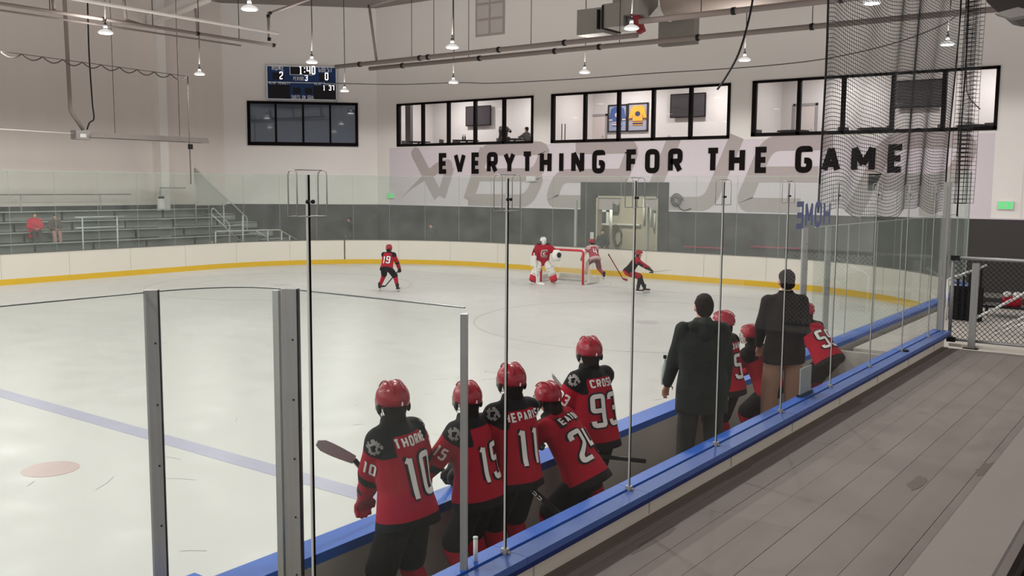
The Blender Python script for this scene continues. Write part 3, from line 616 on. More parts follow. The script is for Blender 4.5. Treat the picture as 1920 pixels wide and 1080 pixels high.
for a, b in zip(ed, ed[1:]):
    MB().box((-3.1, a+.002, 1.45), (-3.0, b-.002, 1.5)).build('cap_strip', cap_blue, bc)
    MB().box((-2.985, a+.002, 1.45), (-2.86, b-.002, 1.492)).build('cap_strip', mat('blue_cap_rail_worn', s2l(70, 96, 160), .45, noise_amt=.18, scale=3), bc)
MB().box((-3.09, -1, 1.415), (-2.868, 14.42, 1.45)).build('cap_edge', cap_navy, bc)
sh = root('glass_shield', (-3, 6.7, 1.45), 'clear frameless glass shield on the blue cap behind the bench players', 'glass')
TOPZ = 3.54
JJ = [-.1]+J+[14.35]
for a, b in zip(JJ, JJ[1:]): MB().box((-2.998, a+.008, 1.47), (-2.988, b-.008, TOPZ)).build('glass_pane', G_NEAR, sh)
chrome = mat('polished_wire', s2l(170, 168, 166), .3, .5)
for j in J:
    MB().box((-3.0, j-.003, 1.47), (-2.986, j+.006, TOPZ)).build('joint_seal', mat('seal_black', s2l(14, 12, 12), .8, spec=.05), sh)
    ce = mat('clear_edge', s2l(190, 188, 184), .3)
    MB().box((-2.998, j-.0075, 1.47), (-2.988, j-.003, TOPZ)).build('joint_edge', ce, sh); MB().box((-2.998, j+.006, 1.47), (-2.988, j+.0075, TOPZ)).build('joint_edge', ce, sh)
    f = MB()
    for s in (-1, 1):
        y = j+s*.08; pts = [(-3.02, y, TOPZ-.17)] + [(-3.02, y, TOPZ)] + [(-2.993+.027*math.cos(t), y, TOPZ+.0+.02*math.sin(t)) for t in (2.6, 2.1, 1.57, 1.0, .5)] + [(-2.966, y, TOPZ), (-2.966, y, TOPZ-.17)]
        f.tube(pts, .0028, 6)
    for x in (-3.02, -2.966): f.tube([(x, j-.08, TOPZ-.17), (x, j+.08, TOPZ-.17)], .0028, 6)
    f.tube([(-2.993, j-.08, TOPZ+.02), (-2.993, j+.08, TOPZ+.02)], .0028, 6)
    w_ = f.build('wire_bracket', chrome, sh)
    MB().tube([(-2.986, j+.016, TOPZ-.11), (-2.976, j+.016, TOPZ-.11)], .0085, 10).tube([(-2.986, j-.012, TOPZ-.11), (-2.976, j-.012, TOPZ-.11)], .0085, 10).build('clamp_knob', dark_metal, w_)
    MB().box((-3.012, j-.018, 1.488), (-2.974, j+.018, 1.52)).tube([(-2.975, j, 1.5), (-2.96, j, 1.5)], .009, 8).build('base_clip', steel, sh)
# end post of the shield
t = root('end_post', (-3.0, 14.38, 1.4), 'tall grey steel post ending the bench glass beside the chain-link fence', 'post')
MB().box((-3.05, 14.35, 1.45), (-2.97, 14.45, 3.6)).build('post', postgrey, t); MB().box((-3.08, 14.33, 1.44), (-2.94, 14.47, 1.46)).build('foot_plate', steel, t)
m = MB(); write(m, 'HOME', frame((-3.0, 9.3, 3.13), (0, -1, 0)), .25, .155, .05, .001, .045)
o = thing('glass_lettering', m, mat('blue_vinyl', s2l(36, 58, 130), .5), 'blue HOME lettering on the bench glass, seen reversed from behind', 'lettering')
# divider glass and posts at the near end of the bench
dv = root('divider_glass', (-4.0, 3.67, 1.07), 'low clear glass divider with curved corner at the near end of the bench', 'glass')
MB().box((-4.28, 3.675, 1.07), (-3.045, 3.685, 2.88)).build('glass_pane', G_NEAR, dv)
MB().box((-4.28, 3.673, 2.88), (-3.02, 3.687, 2.886)).build('top_edge', mat('dark_glass_edge', s2l(90, 96, 92), .3), dv)
cpts = [V((-4.38, 3.66, 0)), V((-4.5, 3.64, 0)), V((-4.62, 3.59, 0)), V((-4.71, 3.51, 0)), V((-4.78, 3.4, 0)), V((-4.82, 3.28, 0)), V((-4.84, 3.13, 0))]
def vglass(pts, z0, z1, nm, m_, t_=.01):
    mb = MB(); vs = []
    for i, p in enumerate(pts):
        d = (pts[min(i+1, len(pts)-1)]-pts[max(0, i-1)]).normalized(); n = V((-d.y, d.x, 0))*t_/2
        vs += [p+n+V((0, 0, z0)), p-n+V((0, 0, z0)), p-n+V((0, 0, z1)), p+n+V((0, 0, z1))]
    k = len(pts); fs = [(i*4+j, i*4+(j+1) % 4, i*4+4+(j+1) % 4, i*4+4+j) for i in range(k-1) for j in range(4)] + [(3, 2, 1, 0), (4*k-4, 4*k-3, 4*k-2, 4*k-1)]
    mb.add(vs, fs); return mb.build(nm, m_, dv)
vglass(cpts, 1.07, 2.88, 'curved_pane', G_NEAR); vglass(cpts, 2.88, 2.886, 'top_edge', MATS['dark_glass_edge'], .014)
vglass([V((-4.84, 3.03, 0)), V((-4.84, -.5, 0))], 1.07, 2.88, 'glass_pane', G_NEAR); vglass([V((-4.84, 3.03, 0)), V((-4.84, -.5, 0))], 2.88, 2.886, 'top_edge', MATS['dark_glass_edge'], .014)
def upost(x, y, w, z0, z1, label, rz=0, grooves=True):
    t = root('glass_post', (x, y, z0), label, 'post', rz=rz)
    MB().box((-w/2, -.03, 0), (w/2, .03, z1-z0)).build('post', postgrey, t, True)
    if grooves:
        MB().box((-w/2-.012, -.018, 0), (-w/2, .018, z1-z0)).build('channel', alu, t, True); MB().box((w/2, -.018, 0), (w/2+.008, .018, z1-z0)).build('channel', dark_metal, t, True)
        for k in range(5): MB().tube([(w*.2, -.034, .15+k*.36), (w*.2, -.03, .15+k*.36)], .006, 8).build('screw', dark_metal, t, True)
    return t
upost(-4.84, 3.08, .065, 1.0, 2.895, 'grey glass post standing alone, leftmost of the three near posts', rz=.9)
upost(-4.33, 3.66, .085, 1.0, 2.89, 'wide grey corner post of the curved divider glass', rz=.55)
MB().box((-.1, -.03, 0), (-.065, .03, 1.88)).build('clear_channel', alu, COL.objects[-1].parent, True)
upost(-3.03, 3.69, .036, 1.5, 2.85, 'slim grey post fixing the divider glass to the blue cap, right of the near posts', rz=.6, grooves=False)
thing('peg', MB().tube([(-3.04, 3.8, 1.5), (-3.04, 3.8, 1.625)], .012, 12).tube([(-3.04, 3.8, 1.625), (-3.04, 3.8, 1.635)], .0135, 12), white_pl, 'short white peg on the blue cap beside the slim divider post', 'peg')
structure('wall_boards_near', MB().box((-4.98, -1, 0), (-4.6, 3.4, 1.0)), grey_int)
structure('trim_11', MB().box((-4.98, -1, 1.0), (-4.5, 3.4, 1.07)), cap_blue)
for y, lb in ((13.35, 'nearer'), (14.38, 'farther')): upost(-4.65, y, .07, 1.12, 2.93, 'grey steel glass post on the bench front boards, %s of two near the bench gate' % lb, rz=.7)
# whiteboard on the cap
wbp = root('clipboard', (-3.05, 8.95, 1.5), 'white coaching board leaning in a dark tray on the blue cap', 'whiteboard')
MB().bar((-3.06, 8.8, 1.64), (-3.06, 9.1, 1.64), .012, .27).build('board', mat('whiteboard', s2l(150, 156, 156), .4), wbp)
MB().bar((-3.06, 8.79, 1.51), (-3.06, 9.12, 1.51), .05, .03).build('tray', dark_metal, wbp)
thing('puck', MB().tube([(-2.93, 12.2, 1.492), (-2.93, 12.2, 1.512)], .035, 16), black, 'small dark disc on the blue cap near the fence end', 'puck')
# ---------------------------------------------------------------- deck
dk_r = root('deck', (-1, 7, 1.2), kind='structure'); dk_r.name = 'floor_deck'
MB().box((-2.948, -1, 1.1), (-2.868, 14.3, 1.268)).build('edge_beam', beam_m, dk_r)
MB().box((-2.862, -1, 1.235), (-2.803, 14.3, 1.26)).build('deck_board', plank_m, dk_r)
MB().box((-2.866, -1, 1.1), (2, 14.3, 1.225)).build('sub_floor', mat('dark_gap', s2l(40, 36, 34), .9), dk_r)
rr = random.Random(5)
for i in range(16):
    x0 = -2.8+.24*i; cuts = [-1, 5.95 if i < 3 else (9.3 if i % 3 == 0 else 2.2 if i % 3 == 1 else 11), 14.3]
    if i == 6: cuts = [-1, 8.4, 14.3]
    for a, b in zip(cuts, cuts[1:]):
        dz = rr.uniform(-.001, .001); MB().box((x0+.002, a+.001, 1.235), (x0+.238, b-.001, 1.26+dz)).build('deck_board', plank_m if rr.random() < .6 else plank_m2, dk_r)
stn = mat('deck_stain', s2l(118, 108, 103), .85, noise_amt=.1)
for px, py, rx, ry in ((1438, 704, .06, .3), (1590, 762, .07, .5), (1560, 758, .05, .3), (1720, 905, .05, .2), (1850, 880, .06, .25), (1230, 1010, .03, .3), (1385, 880, .05, .35)):
    c = at(px, py, 2, 1.26); MB().prism([(c.x+rx*(1+.3*math.sin(k*2.3))*math.cos(k*.393), c.y+ry*(1+.25*math.sin(k*1.7+px))*math.sin(k*.393)) for k in range(16)], Matrix.Translation((0, 0, 1.2605)), .0012).build('stain', stn, dk_r)
# bleacher seat at the near right
bs = root('bleacher_seat', (-.87, 3, 1.26), 'long grey plank seat of the near bleacher at the lower right corner', 'bench')
MB().box((-1.04, -2, 1.665), (-.71, 8.6, 1.7)).build('seat_plank', mat('seat_plank', s2l(140, 132, 128), .7, noise_amt=.06, scale=2, stretch=(3, .4, 3)), bs)
MB().box((-1.045, -2, 1.64), (-1.03, 8.6, 1.695)).build('seat_edge', dark_metal, bs)
for y in (1.5, 3.5, 5.5, 7.5): MB().bar((-.87, y, 1.26), (-.87, y, 1.66), .06, .06).build('leg', galv, bs)
fb = root('footboard', (-.4, 3, 1.26), 'dark footboard with pale metal strip behind the near plank seat', 'footboard')
MB().box((-.64, -2, 1.5), (.3, 8.6, 1.53)).build('board', mat('dark_board', s2l(84, 78, 76), .8), fb)
MB().box((-.69, -2, 1.26), (-.66, 8.6, 1.6)).build('riser', mat('dark_riser', s2l(60, 52, 50), .8), fb)
MB().bar((-.645, 3.2, 1.56), (-.645, 5.05, 1.56), .02, .02).build('metal_strip', alu, fb)
for y in (1.5, 4, 6.5): MB().bar((-.2, y, 1.26), (-.2, y, 1.5), .06, .06).build('leg', galv, fb)
# ---------------------------------------------------------------- chain-link fence
fn = root('chain_link_fence', (-2.2, 14.45, 1.26), 'chain-link fence panel with grey tube frame closing the end of the deck', 'fence')
FY = 14.5; tubem = mat('fence_tube', s2l(150, 150, 152), .4, .5)
MB().tube([(-2.9, FY, 1.33), (-2.9, FY, 2.53)], .024, 10).build('end_post', tubem, fn)
MB().tube([(-2.9, FY, 2.53), (-.6, FY, 2.53)], .026, 10).build('top_rail', tubem, fn)
MB().tube([(-2.9, FY, 1.36), (-.6, FY, 1.36)], .02, 10).build('bottom_rail', tubem, fn)
for x in (-2.9,):
    for z in (1.36, 2.53): MB().box((x-.034, FY-.034, z-.034), (x+.08, FY+.034, z+.034)).build('corner_fitting', dark_metal, fn)
MB().box((-2.64, FY-.09, 1.26), (-2.55, FY-.03, 2.47)).build('support_post', postgrey, fn)
MB().box((-2.7, FY-.13, 1.26), (-2.5, FY-.01, 1.27)).build('base_plate', dark_metal, fn)
MB().box((-2.9, FY-.02, 1.26), (-.6, FY+.02, 1.3)).build('toe_board', kick_white, fn)
m = MB(); s_ = .07
import itertools
for k in range(-20, 60):
    for sg_ in (1, -1):
        x0 = -2.9 + k*s_*1.0; pts = []
        z0, z1 = 1.37, 2.51; a = (x0, z0); b = (x0+sg_*(z1-z0), z1)
        t0, t1 = 0., 1.
        for lim, s2 in ((-2.88, 1), (-.6, -1)):
            dx = b[0]-a[0]; t = (lim-a[0])/dx
            inside0 = (a[0]-lim)*s2 >= 0; inside1 = (b[0]-lim)*s2 >= 0
            if not inside0 and not inside1: t0 = 2; break
            if not inside0: t0 = max(t0, t)
            if not inside1: t1 = min(t1, t)
        if t0 < t1: m.tube([(a[0]+(b[0]-a[0])*t0, FY+sg_*.002, z0+(z1-z0)*t0), (a[0]+(b[0]-a[0])*t1, FY+sg_*.002, z0+(z1-z0)*t1)], .0042, 4)
m.build('wire_mesh', black, fn)['kind'] = 'stuff'
# beyond the fence: landing, stairs rails, dark screen, bag
pale_floor = mat('pale_concrete', s2l(196, 190, 184), .8, noise_amt=.1, scale=2)
structure('floor_landing', MB().box((-4.3, 14.7, -.06), (3, 21.6, 1.05)), pale_floor)
def rail(name, pts, label, r=.024, posts=()):
    t = root('handrail', pts[0], label, 'handrail')
    MB().tube(fil(pts, .12), r, 8).build('rail', mat('white_rail', s2l(205, 205, 205), .35, .3), t)
    for p, z in posts: MB().tube([p, (p[0], p[1], z)], r*.9, 8).build('post', MATS['white_rail'], t)
A = lambda x, y, Y: tuple(at(x, y, 1, Y))
q = [A(1829, 596, 18), A(1858, 583, 18), A(1930, 545, 18), A(1990, 515, 18)]; rail('', q, 'upper pale handrail rising to the right behind the fence', .026, [(q[0], 1.05), (q[2], 1.05)])
q = [A(1860, 622, 18), A(1920, 594, 18), A(1980, 566, 18)]; rail('', q, 'lower pale handrail rising to the right behind the fence', .024, [(q[0], 1.05)])
q = [A(1845, 634, 17.6), A(1920, 606, 17.6), A(1980, 584, 17.6)]; rail('', q, 'lowest thin handrail behind the fence', .018, [(q[1], 1.05)])
q = [A(1778, 524, 19), A(1850, 497, 19)]; rail('', q, 'short sloping handrail over the black screen, left behind the fence', .022, [(q[0], 1.05)])
t = root('stair_screen', (-3.4, 19.1, .5), 'dark slatted stair screen standing behind the left of the fence', 'screen')
for k in range(6):
    a = at(1786+k*11, 526-k*4, 1, 19.1); b = at(1786+k*11, 590-k*4, 1, 19.1); MB().box((a.x-.018, 19.08, 1.05), (a.x+.018, 19.12, a.z)).build('slat', black, t)
MB().box((at(1782, 520, 1, 19.2).x, 19.18, 1.05), (at(1846, 520, 1, 19.2).x, 19.22, at(1800, 536, 1, 19.2).z)).build('backing', mat('screen_black', s2l(44, 41, 41), .8), t)
thing('low_wall', MB().box((-4.3, 21.6, 0), (3, 21.75, 1.25)), mat('charcoal_panel', s2l(58, 54, 54), .7), 'low dark partition beyond the stair rails', 'partition')
b_ = at(1898, 562, 1, 20.2); bg = root('bag', b_, 'red and white bag resting behind the stair rails at the right edge', 'bag')
MB().loft([((b_.x, 20.2, b_.z-.12+z), (1, 0, 0), (0, 1, 0), rx, .14) for z, rx in ((0, .15), (.06, .17), (.15, .17), (.19, .14))], 14).build('body', mat('red_fabric', s2l(176, 20, 40), .6), bg)
for s in (-1, 1): MB().loft([((b_.x+s*.08, 20.15, b_.z+.06+z), (1, 0, 0), (0, 1, 0), rx, .12) for z, rx in ((0, .07), (.06, .075), (.09, .055))], 12).build('flap', white_pl, bg)
thing('bag_table', MB().box((b_.x-.5, 20, b_.z-.16), (b_.x+.7, 20.6, b_.z-.12)).bar((b_.x-.45, 20.3, 1.05), (b_.x-.45, 20.3, b_.z-.15), .05, .05).bar((b_.x+.6, 20.3, 1.05), (b_.x+.6, 20.3, b_.z-.15), .05, .05), dark_metal, 'low dark table that carries the red and white bag', 'table')
# ---------------------------------------------------------------- far bleachers
bl = root('bleachers', (-37.4, 20, 0), 'five-row aluminium bleachers along the left wall behind the glass', 'bleachers')
ris = mat('riser_grey', s2l(132, 134, 130), .6, noise_amt=.08, scale=2); seatm = mat('seat_aluminium', s2l(176, 180, 174), .35, .4)
rows = [(-35.8, .78), (-36.6, 1.16), (-37.4, 1.56), (-38.2, 1.94), (-39.0, 2.33)]
ends = [29.6, 29.2, 28.9, 28.6, 27.9]
for (x, z), e in zip(rows, ends):
    MB().box((x-.14, 4, z-.04), (x+.14, e, z)).build('seat_plank', seatm, bl)
    MB().box((x-.66, 4, z-.03-.36), (x-.14, e, z-.36)).build('foot_plank', mat('foot_aluminium', s2l(140, 142, 138), .5, .3), bl)
    y = 4
    while y < e-.2:
        y2 = min(y+2.4, e); MB().box((x-.17, y+.03, z-.36), (x-.15, y2-.03, z-.07)).build('riser_panel', ris, bl)
        MB().box((x-.22, y-.02, z-.42), (x-.12, y+.05, z-.04)).build('bracket', dark_metal, bl); y += 2.4
MB().box((-40.0, 4, 0), (-35.4, 28, .38)).build('understructure', mat('dark_under', s2l(84, 86, 84), .8), bl)
for k, ((x, z), e) in enumerate(zip(rows, ends)):
    MB().box((x-.5, e+.05, z-.34), (x+.2, e+1.5, z-.28)).build('aisle_step', seatm, bl); MB().box((x+.18, e+.05, z-.56), (x+.2, e+1.5, z-.3)).build('step_riser', ris, bl)
MB().tube([(-39.9, 4, 3.0), (-39.9, 24.5, 3.0)], .025, 6).build('back_rail', seatm, bl)
for y in (8, 12, 16, 19.5, 23, 26): MB().tube([(-39.9, y, 2.0), (-39.9, y, 3.0 if y < 24 else 3.3)], .025, 6).build('rail_post', seatm, bl)
MB().tube([(-39.9, 26, 3.3), (-39.9, 27.4, 3.3)], .025, 6).build('back_rail', seatm, bl)
def guard(pts_list, label, posts, r=.03):
    t = root('guard_rail', pts_list[0][0], label, 'guard rail'); wm = mat('rail_grey', s2l(186, 190, 186), .4, .4)
    for p in pts_list: MB().tube(fil(p, .1), r, 8).build('rail', wm, t)
    for p in posts: MB().tube(p, r, 8).build('post', wm, t)
guard([[(-34.5, 18.85, 2.2), (-34.5, 20.85, 2.2)], [(-34.5, 18.85, 1.8), (-34.5, 20.85, 1.8)]], 'two-bar guard rail in front of the bleachers beside the seated spectators', [[(-34.5, 19.13, 0), (-34.5, 19.13, 2.2)], [(-34.5, 20.55, 0), (-34.5, 20.55, 2.2)]])
B = lambda x, y, X: tuple(at(x, y, 0, X))
guard([[B(397, 452, -36), B(397, 391, -36), B(401, 391, -36), B(430, 420, -36), B(430, 452, -36)], [B(397, 402, -36), B(450, 452, -36)]], 'looped stair handrail at the right end of the bleachers', [[B(397, 452, -36), B(397, 391, -36)], [B(430, 420, -36), (-36, B(430, 452, -36)[1], 0)], [B(397, 452, -36), (-36, B(397, 452, -36)[1], 0)]])
p0 = at(365, 315, 0, -38); p1 = at(463, 408, 0, -38)
guard([[tuple(p0), tuple(p1), (p1.x, p1.y, 0)]], 'long sloping handrail descending from the top of the bleachers', [[tuple(p0), (p0.x, p0.y, 1.5)], [B(419, 380, -38), tuple(V(B(419, 380, -38))-V((0, 0, 2)))]])
thing('side_screen', MB().prism([(p0.y, p0.z-.05), (p0.y+(p1.y-p0.y)*.62, p0.z+(p1.z-p0.z)*.62-.05), (p0.y+(p1.y-p0.y)*.6, 2.5), (p0.y+.05, 2.5)], Matrix(((0, 0, 1, -38.06), (1, 0, 0, 0), (0, 1, 0, 0), (0, 0, 0, 1))), .02), mat('screen_grey', s2l(176, 172, 168), .8), 'triangular grey side screen under the sloping bleacher handrail', 'screen')
guard([[B(405, 434, -34.6), B(524, 431, -34.6), B(556, 449, -34.6)], [B(480, 433, -34.6), B(505, 448, -34.6)]], 'low ramp rail running right from the bleachers', [[(*B(404, 455, -34.6)[:2], 0), B(404, 434, -34.6)], [(*B(455, 460, -34.6)[:2], 0), B(455, 403, -34.6)], [(*B(502, 455, -34.6)[:2], 0), B(502, 432, -34.6)], [(*B(528, 455, -34.6)[:2], 0), B(528, 434, -34.6)], [(*B(543, 455, -34.6)[:2], 0), B(543, 442, -34.6)]])
c = at(303, 390, 0, -39.6); t = root('waste_bin', (c.x, c.y, 2.0), 'white round bin with black top at the top of the bleachers', 'bin')
MB().tube([(c.x, c.y, 1.9), (c.x, c.y, 2.8)], .2, 14).build('drum', white_pl, t); MB().tube([(c.x, c.y, 2.8), (c.x, c.y, 2.9)], .14, 12).build('lid', black, t)
MB().box((-40, 26, 1.85), (-39.2, 28.5, 1.92)).build('top_landing', seatm, bl)
# ---------------------------------------------------------------- overhead
def lamp(x, y, label):
    t = root('pendant_lamp', (x, y, LAMP_Z), label, 'lamp', 'high bay pendant lamps over the ice')
    t0 = len(COL.objects)
    prof = [(.21, 0), (.2, .035), (.15, .075), (.09, .1), (.05, .12)]
    MB().loft([((0, 0, z), (1, 0, 0), (0, 1, 0), r, r) for r, z in prof], 20).build('shade', shade_m, t, True)
    MB().tube([(0, 0, -.012), (0, 0, -.001)], .17, 20).build('lens', lamp_glow, t, True)
    MB().tube([(0, 0, .12), (0, 0, .27)], .05, 10).tube([(0, 0, .27), (0, 0, .38)], .02, 8).build('driver', dark_metal, t, True)
    MB().tube([(.0, 0, .38), (.03, 0, 1.2), (0, 0, CEIL-LAMP_Z)], .016, 6).build('cord', mat('lamp_cord', s2l(70, 66, 64), .8, spec=.1), t, True)
    return t
names = {(-25.4, 15.0): 'pendant lamp nearest the camera on the left, above the radiant heater', (-31.8, 22.6): 'pendant lamp hanging in front of the left wall beside the looped cable', (-19.05, 15.0): 'pendant lamp at the top edge, left of the scoreboard', (-25.4, 22.6): 'pendant lamp hanging just above the scoreboard',
 (-31.8, 30.2): 'pendant lamp right of the scoreboard, smallest in view', (-19.05, 22.6): 'upper of the two pendant lamps in line above the leftmost upper windows', (-25.4, 30.2): 'lower of the two pendant lamps above the leftmost upper windows', (-19.05, 30.2): 'pendant lamp above the middle upper windows', (-12.8, 22.6): 'pendant lamp in front of the square duct',
 (-12.8, 30.2): 'pendant lamp between the middle and right upper windows', (-6.55, 22.6): 'pendant lamp at the top edge in front of the net', (-6.55, 30.2): 'pendant lamp at the right edge of the net'}
proto = None
for x in LAMP_X:
    for y in LAMP_Y:
        lo = bpy.data.objects.new('high_bay_light', ld); COL.objects.link(lo); lo.location = (x, y, LAMP_Z-.03)
        up_ = bpy.data.objects.new('shade_glow_light', lu); COL.objects.link(up_); up_.location = (x, y, LAMP_Z+.14); up_.rotation_euler = (math.pi, 0, 0)
        if (x, y) in names:
            if proto is None: proto = lamp(x, y, names[(x, y)])
            else:
                c = copy_tree(proto); c.location = (x, y, LAMP_Z); c['label'] = names[(x, y)]
pipe_m = mat('painted_pipe', s2l(140, 130, 125), .5, noise_amt=.05)
def pipe(pts, r, label, collars=(), hang=(), name='ceiling_pipe', m_=None, top=None):
    t = root(name, pts[0], label, 'pipe'); MB().tube(fil(pts, .1), r, 10).build('tube', m_ or pipe_m, t)
    for c in collars:
        a = V(pts[0]).lerp(V(pts[-1]), c); d = (V(pts[-1])-V(pts[0])).normalized(); MB().tube([a-d*.05, a+d*.05], r*1.25, 10).build('collar', dark_metal, t)
    for c in hang:
        a = V(pts[0]).lerp(V(pts[-1]), c); MB().tube([a, (a.x, a.y, CEIL)], .012, 5).build('hanger', dark_metal, t)
pipe([(-28.6, 26.7, 8.2), (-14.9, 26.7, 8.25)], .085, 'long ceiling pipe ending right of the scoreboard, upper of the pair', (.1, .33, .36, .6, .8), (.3, .38, .7))
pipe([(-27.9, 27.9, 8.2), (-2, 27.9, 8.2)], .085, 'long ceiling pipe crossing above all the upper windows, lower of the pair', (.07, .22, .35, .42, .56, .7), (.2, .45, .7))
pipe([(-13.5, 24.3, 8.2), (-4, 24.3, 8.2)], .085, 'ceiling pipe starting at the square duct and leaving at the top right', (.3, .6), (.2, .7))
pipe([tuple(at(692, 10, 1, 26.7)), tuple(at(706, 115, 1, 26.7))], .05, 'thin drop pipe down to the long ceiling pipes', (.02,))
pipe([tuple(at(692, 12, 1, 26.7)), tuple(at(740, -2, 1, 26.7))], .05, 'short sloping branch pipe at the top edge', ())
pipe([(-26.2, 6, 8.2), (-26.0, 21.6, 8.2)], .05, 'sprinkler pipe along the top left, dark end near the scoreboard', (.6, .8, .99), (.5, .7, .9))
pipe([(-26.35, 6, 8.05), (-26.15, 20.2, 8.05)], .028, 'thin conduit strapped under the top left sprinkler pipe', ())
pipe([(-24.1, 11, 8.25), (-23.9, 19.9, 8.2)], .045, 'pale conduit crossing the top left above the sprinkler pipe', (), (), m_=white_wall)
pipe([tuple(at(503, 28, 0, -26)), tuple(at(505, 76, 0, -26))], .05, 'short vertical drop pipe left of the scoreboard', (.05, .95))
pipe([tuple(at(503, 26, 0, -26)), tuple(at(575, 0, 0, -26)), tuple(at(620, -16, 0, -26))], .05, 'sloping pipe rising to the top edge above the scoreboard', (.02,))
pipe([tuple(at(232, 0, 0, -26.2)), tuple(at(236, 38, 0, -26.2)), tuple(at(262, 46, 0, -26.2))], .05, 'bent dark drop pipe onto the sprinkler pipe, middle left', ())
pipe([tuple(at(99, -4, 0, -26.2)), tuple(at(101, 22, 0, -26.2))], .05, 'short drop pipe at the top left above the sprinkler pipe', ())
pipe([tuple(at(366, 16, 0, -26.2)), tuple(at(371, 66, 0, -26.2))], .04, 'vertical drop pipe beside the left wall pendant lamp', ())
# cables
cab = mat('cable_grey', s2l(96, 88, 86), .6)
def cable(pts, r, label, m_=cab, n='hanging_cable'): thing(n, MB().tube(pts, r, 6), m_, label, 'cable')
def smooth(pts, n=8):
    out = []; P = [V(p) for p in pts]
    for i in range(len(P)-1):
        p0 = P[max(0, i-1)]; p1 = P[i]; p2 = P[i+1]; p3 = P[min(len(P)-1, i+2)]
        for k in range(n):
            t = k/n; out.append(.5*((2*p1)+(p2-p0)*t+(2*p0-5*p1+4*p2-p3)*t*t+(3*p1-p0-3*p2+p3)*t**3))
    return out+[P[-1]]
cable(smooth([tuple(at(x, y, 1, 24)) for x, y in ((1413, -40), (1412, -6), (1402, 45), (1385, 100), (1362, 143), (1345, 168))]), .03, 'thick dark cable curving down in front of the middle upper windows', dark_metal)
cable(smooth([tuple(at(x, y, 1, 34)) for x, y in ((400, 148), (700, 158), (860, 155), (925, 156), (1080, 148), (1215, 138), (1330, 131), (1450, 122), (1560, 108), (1680, 80), (1770, 45), (1802, 20))]), .018, 'thin steel wire strung across the end wall above the upper windows')
a = V(at(0, 96, 0, -32)); b = V(at(350, 143, 0, -32)); cable([a, b], .012, 'straight messenger wire on the left, carrying the looped cable')
pts = []
for k in range(81):
    t = k/80; p = a.lerp(b, t); pts.append(p - V((0, 0, .16*abs(math.sin(t*math.pi*10)))))
cable(pts, .02, 'cable hanging in small loops from the wire on the left')
cable(smooth([tuple(at(x, y, 0, -33)) for x, y in ((352, 143), (353, 200), (355, 260), (357, 310), (358, 345))]), .022, 'thin drop cable hanging beside the bleacher handrail')
c = at(357, 275, 0, -33); thing('junction_box', MB().box((c.x-.05, c.y-.08, c.z-.1), (c.x+.05, c.y+.08, c.z+.1)), black, 'small black box on the drop cable above the bleachers', 'box')
cable(smooth([tuple(at(x, y, 1, 35.8)) for x, y in ((1812, -70), (1812, 20), (1812, 140), (1816, 180), (1838, 205))]), .02, 'thin wire drooping into the far right upper window')
# radiant heater
ht = root('radiant_heater', (-36, 22, 5.4), 'long metal radiant heater hung over the bleachers', 'heater')
MB().prism([(-.28, -.05), (-.16, .16), (.16, .16), (.28, -.05), (.25, -.06), (.14, .12), (-.14, .12), (-.25, -.06)], Matrix(((1, 0, 0, -36), (0, 0, 1, 20.3), (0, 1, 0, 5.35), (0, 0, 0, 1))), 5.5).build('reflector', mat('heater_steel', s2l(190, 184, 180), .3, .7), ht)
MB().tube([(-36, 20.2, 5.35), (-36, 25.7, 5.35)], .05, 10).build('burner_tube', mat('heater_tube', s2l(120, 110, 105), .4, .6), ht)
MB().box((-36.2, 19.75, 5.2), (-35.8, 20.35, 5.55)).build('burner_box', galv, ht)
MB().box((-35.79, 19.9, 5.28), (-35.78, 20.15, 5.42)).build('label_plate', white_pl, ht)
cl_ = [at(156, 243, 0, -36), at(132, 208, 0, -36), at(121, 0, 0, -36), at(120, -30, 0, -36)]; cl_[3].z = min(cl_[3].z, 12.5)
MB().tube(fil([tuple(p) for p in cl_], .15), .075, 10).build('flue_pipe', pipe_m, ht)
MB().tube(smooth([tuple(at(x, y, 0, -36)) for x, y in ((163, 243), (168, 230), (176, 222), (173, 190), (167, 100), (164, 0))]), .03, 6).build('gas_hose', dark_metal, ht)
MB().tube([(-36, 12, 5.5), (-36, 19.75, 5.42)], .025, 6).build('supply_pipe', white_wall, ht)
for y in (21.5, 24.5): MB().tube([(-36, y, 5.5), (-36, y, CEIL)], .01, 4).build('chain', dark_metal, ht)
# ducts
dm = mat('duct_steel', s2l(150, 148, 142), .45, .35, noise_amt=.08, scale=2); ddark = mat('duct_dark_panel', s2l(120, 116, 110), .6)  # ddark: darker grey of the drop panel behind the duct
dt = root('air_duct', (-17, 30, 9.3), 'square sheet-metal duct with funnel and round tube at the top centre', 'duct')
D = lambda x, y: at(x, y, 1, 30)
def dbox(x0, y0, x1, y1, n, m_=dm, d0=29.6, d1=30.6):
    a = D(x0, y0); b = D(x1, y1); return MB().box((a.x, d0, b.z), (b.x, d1, a.z)).build(n, m_, dt)
dbox(1093, 22, 1143, 64, 'duct_end'); dbox(1144, 12, 1182, 52, 'duct_section', dm, 29.5, 30.7); dbox(1160, -30, 1188, 22, 'duct_riser')
dbox(1187, -30, 1216, 30, 'duct_section', dm, 29.3, 30.7)
for x in (1134, 1143, 1186): dbox(x, 14 if x > 1140 else 22, x+2, 58 if x < 1180 else 30, 'flange', dark_metal, 29.45, 30.75)
a = D(1218, 30); b = D(1243, 5); MB().add([a, D(1236, 34), D(1250, 26), b], [(0, 1, 2, 3)]) 
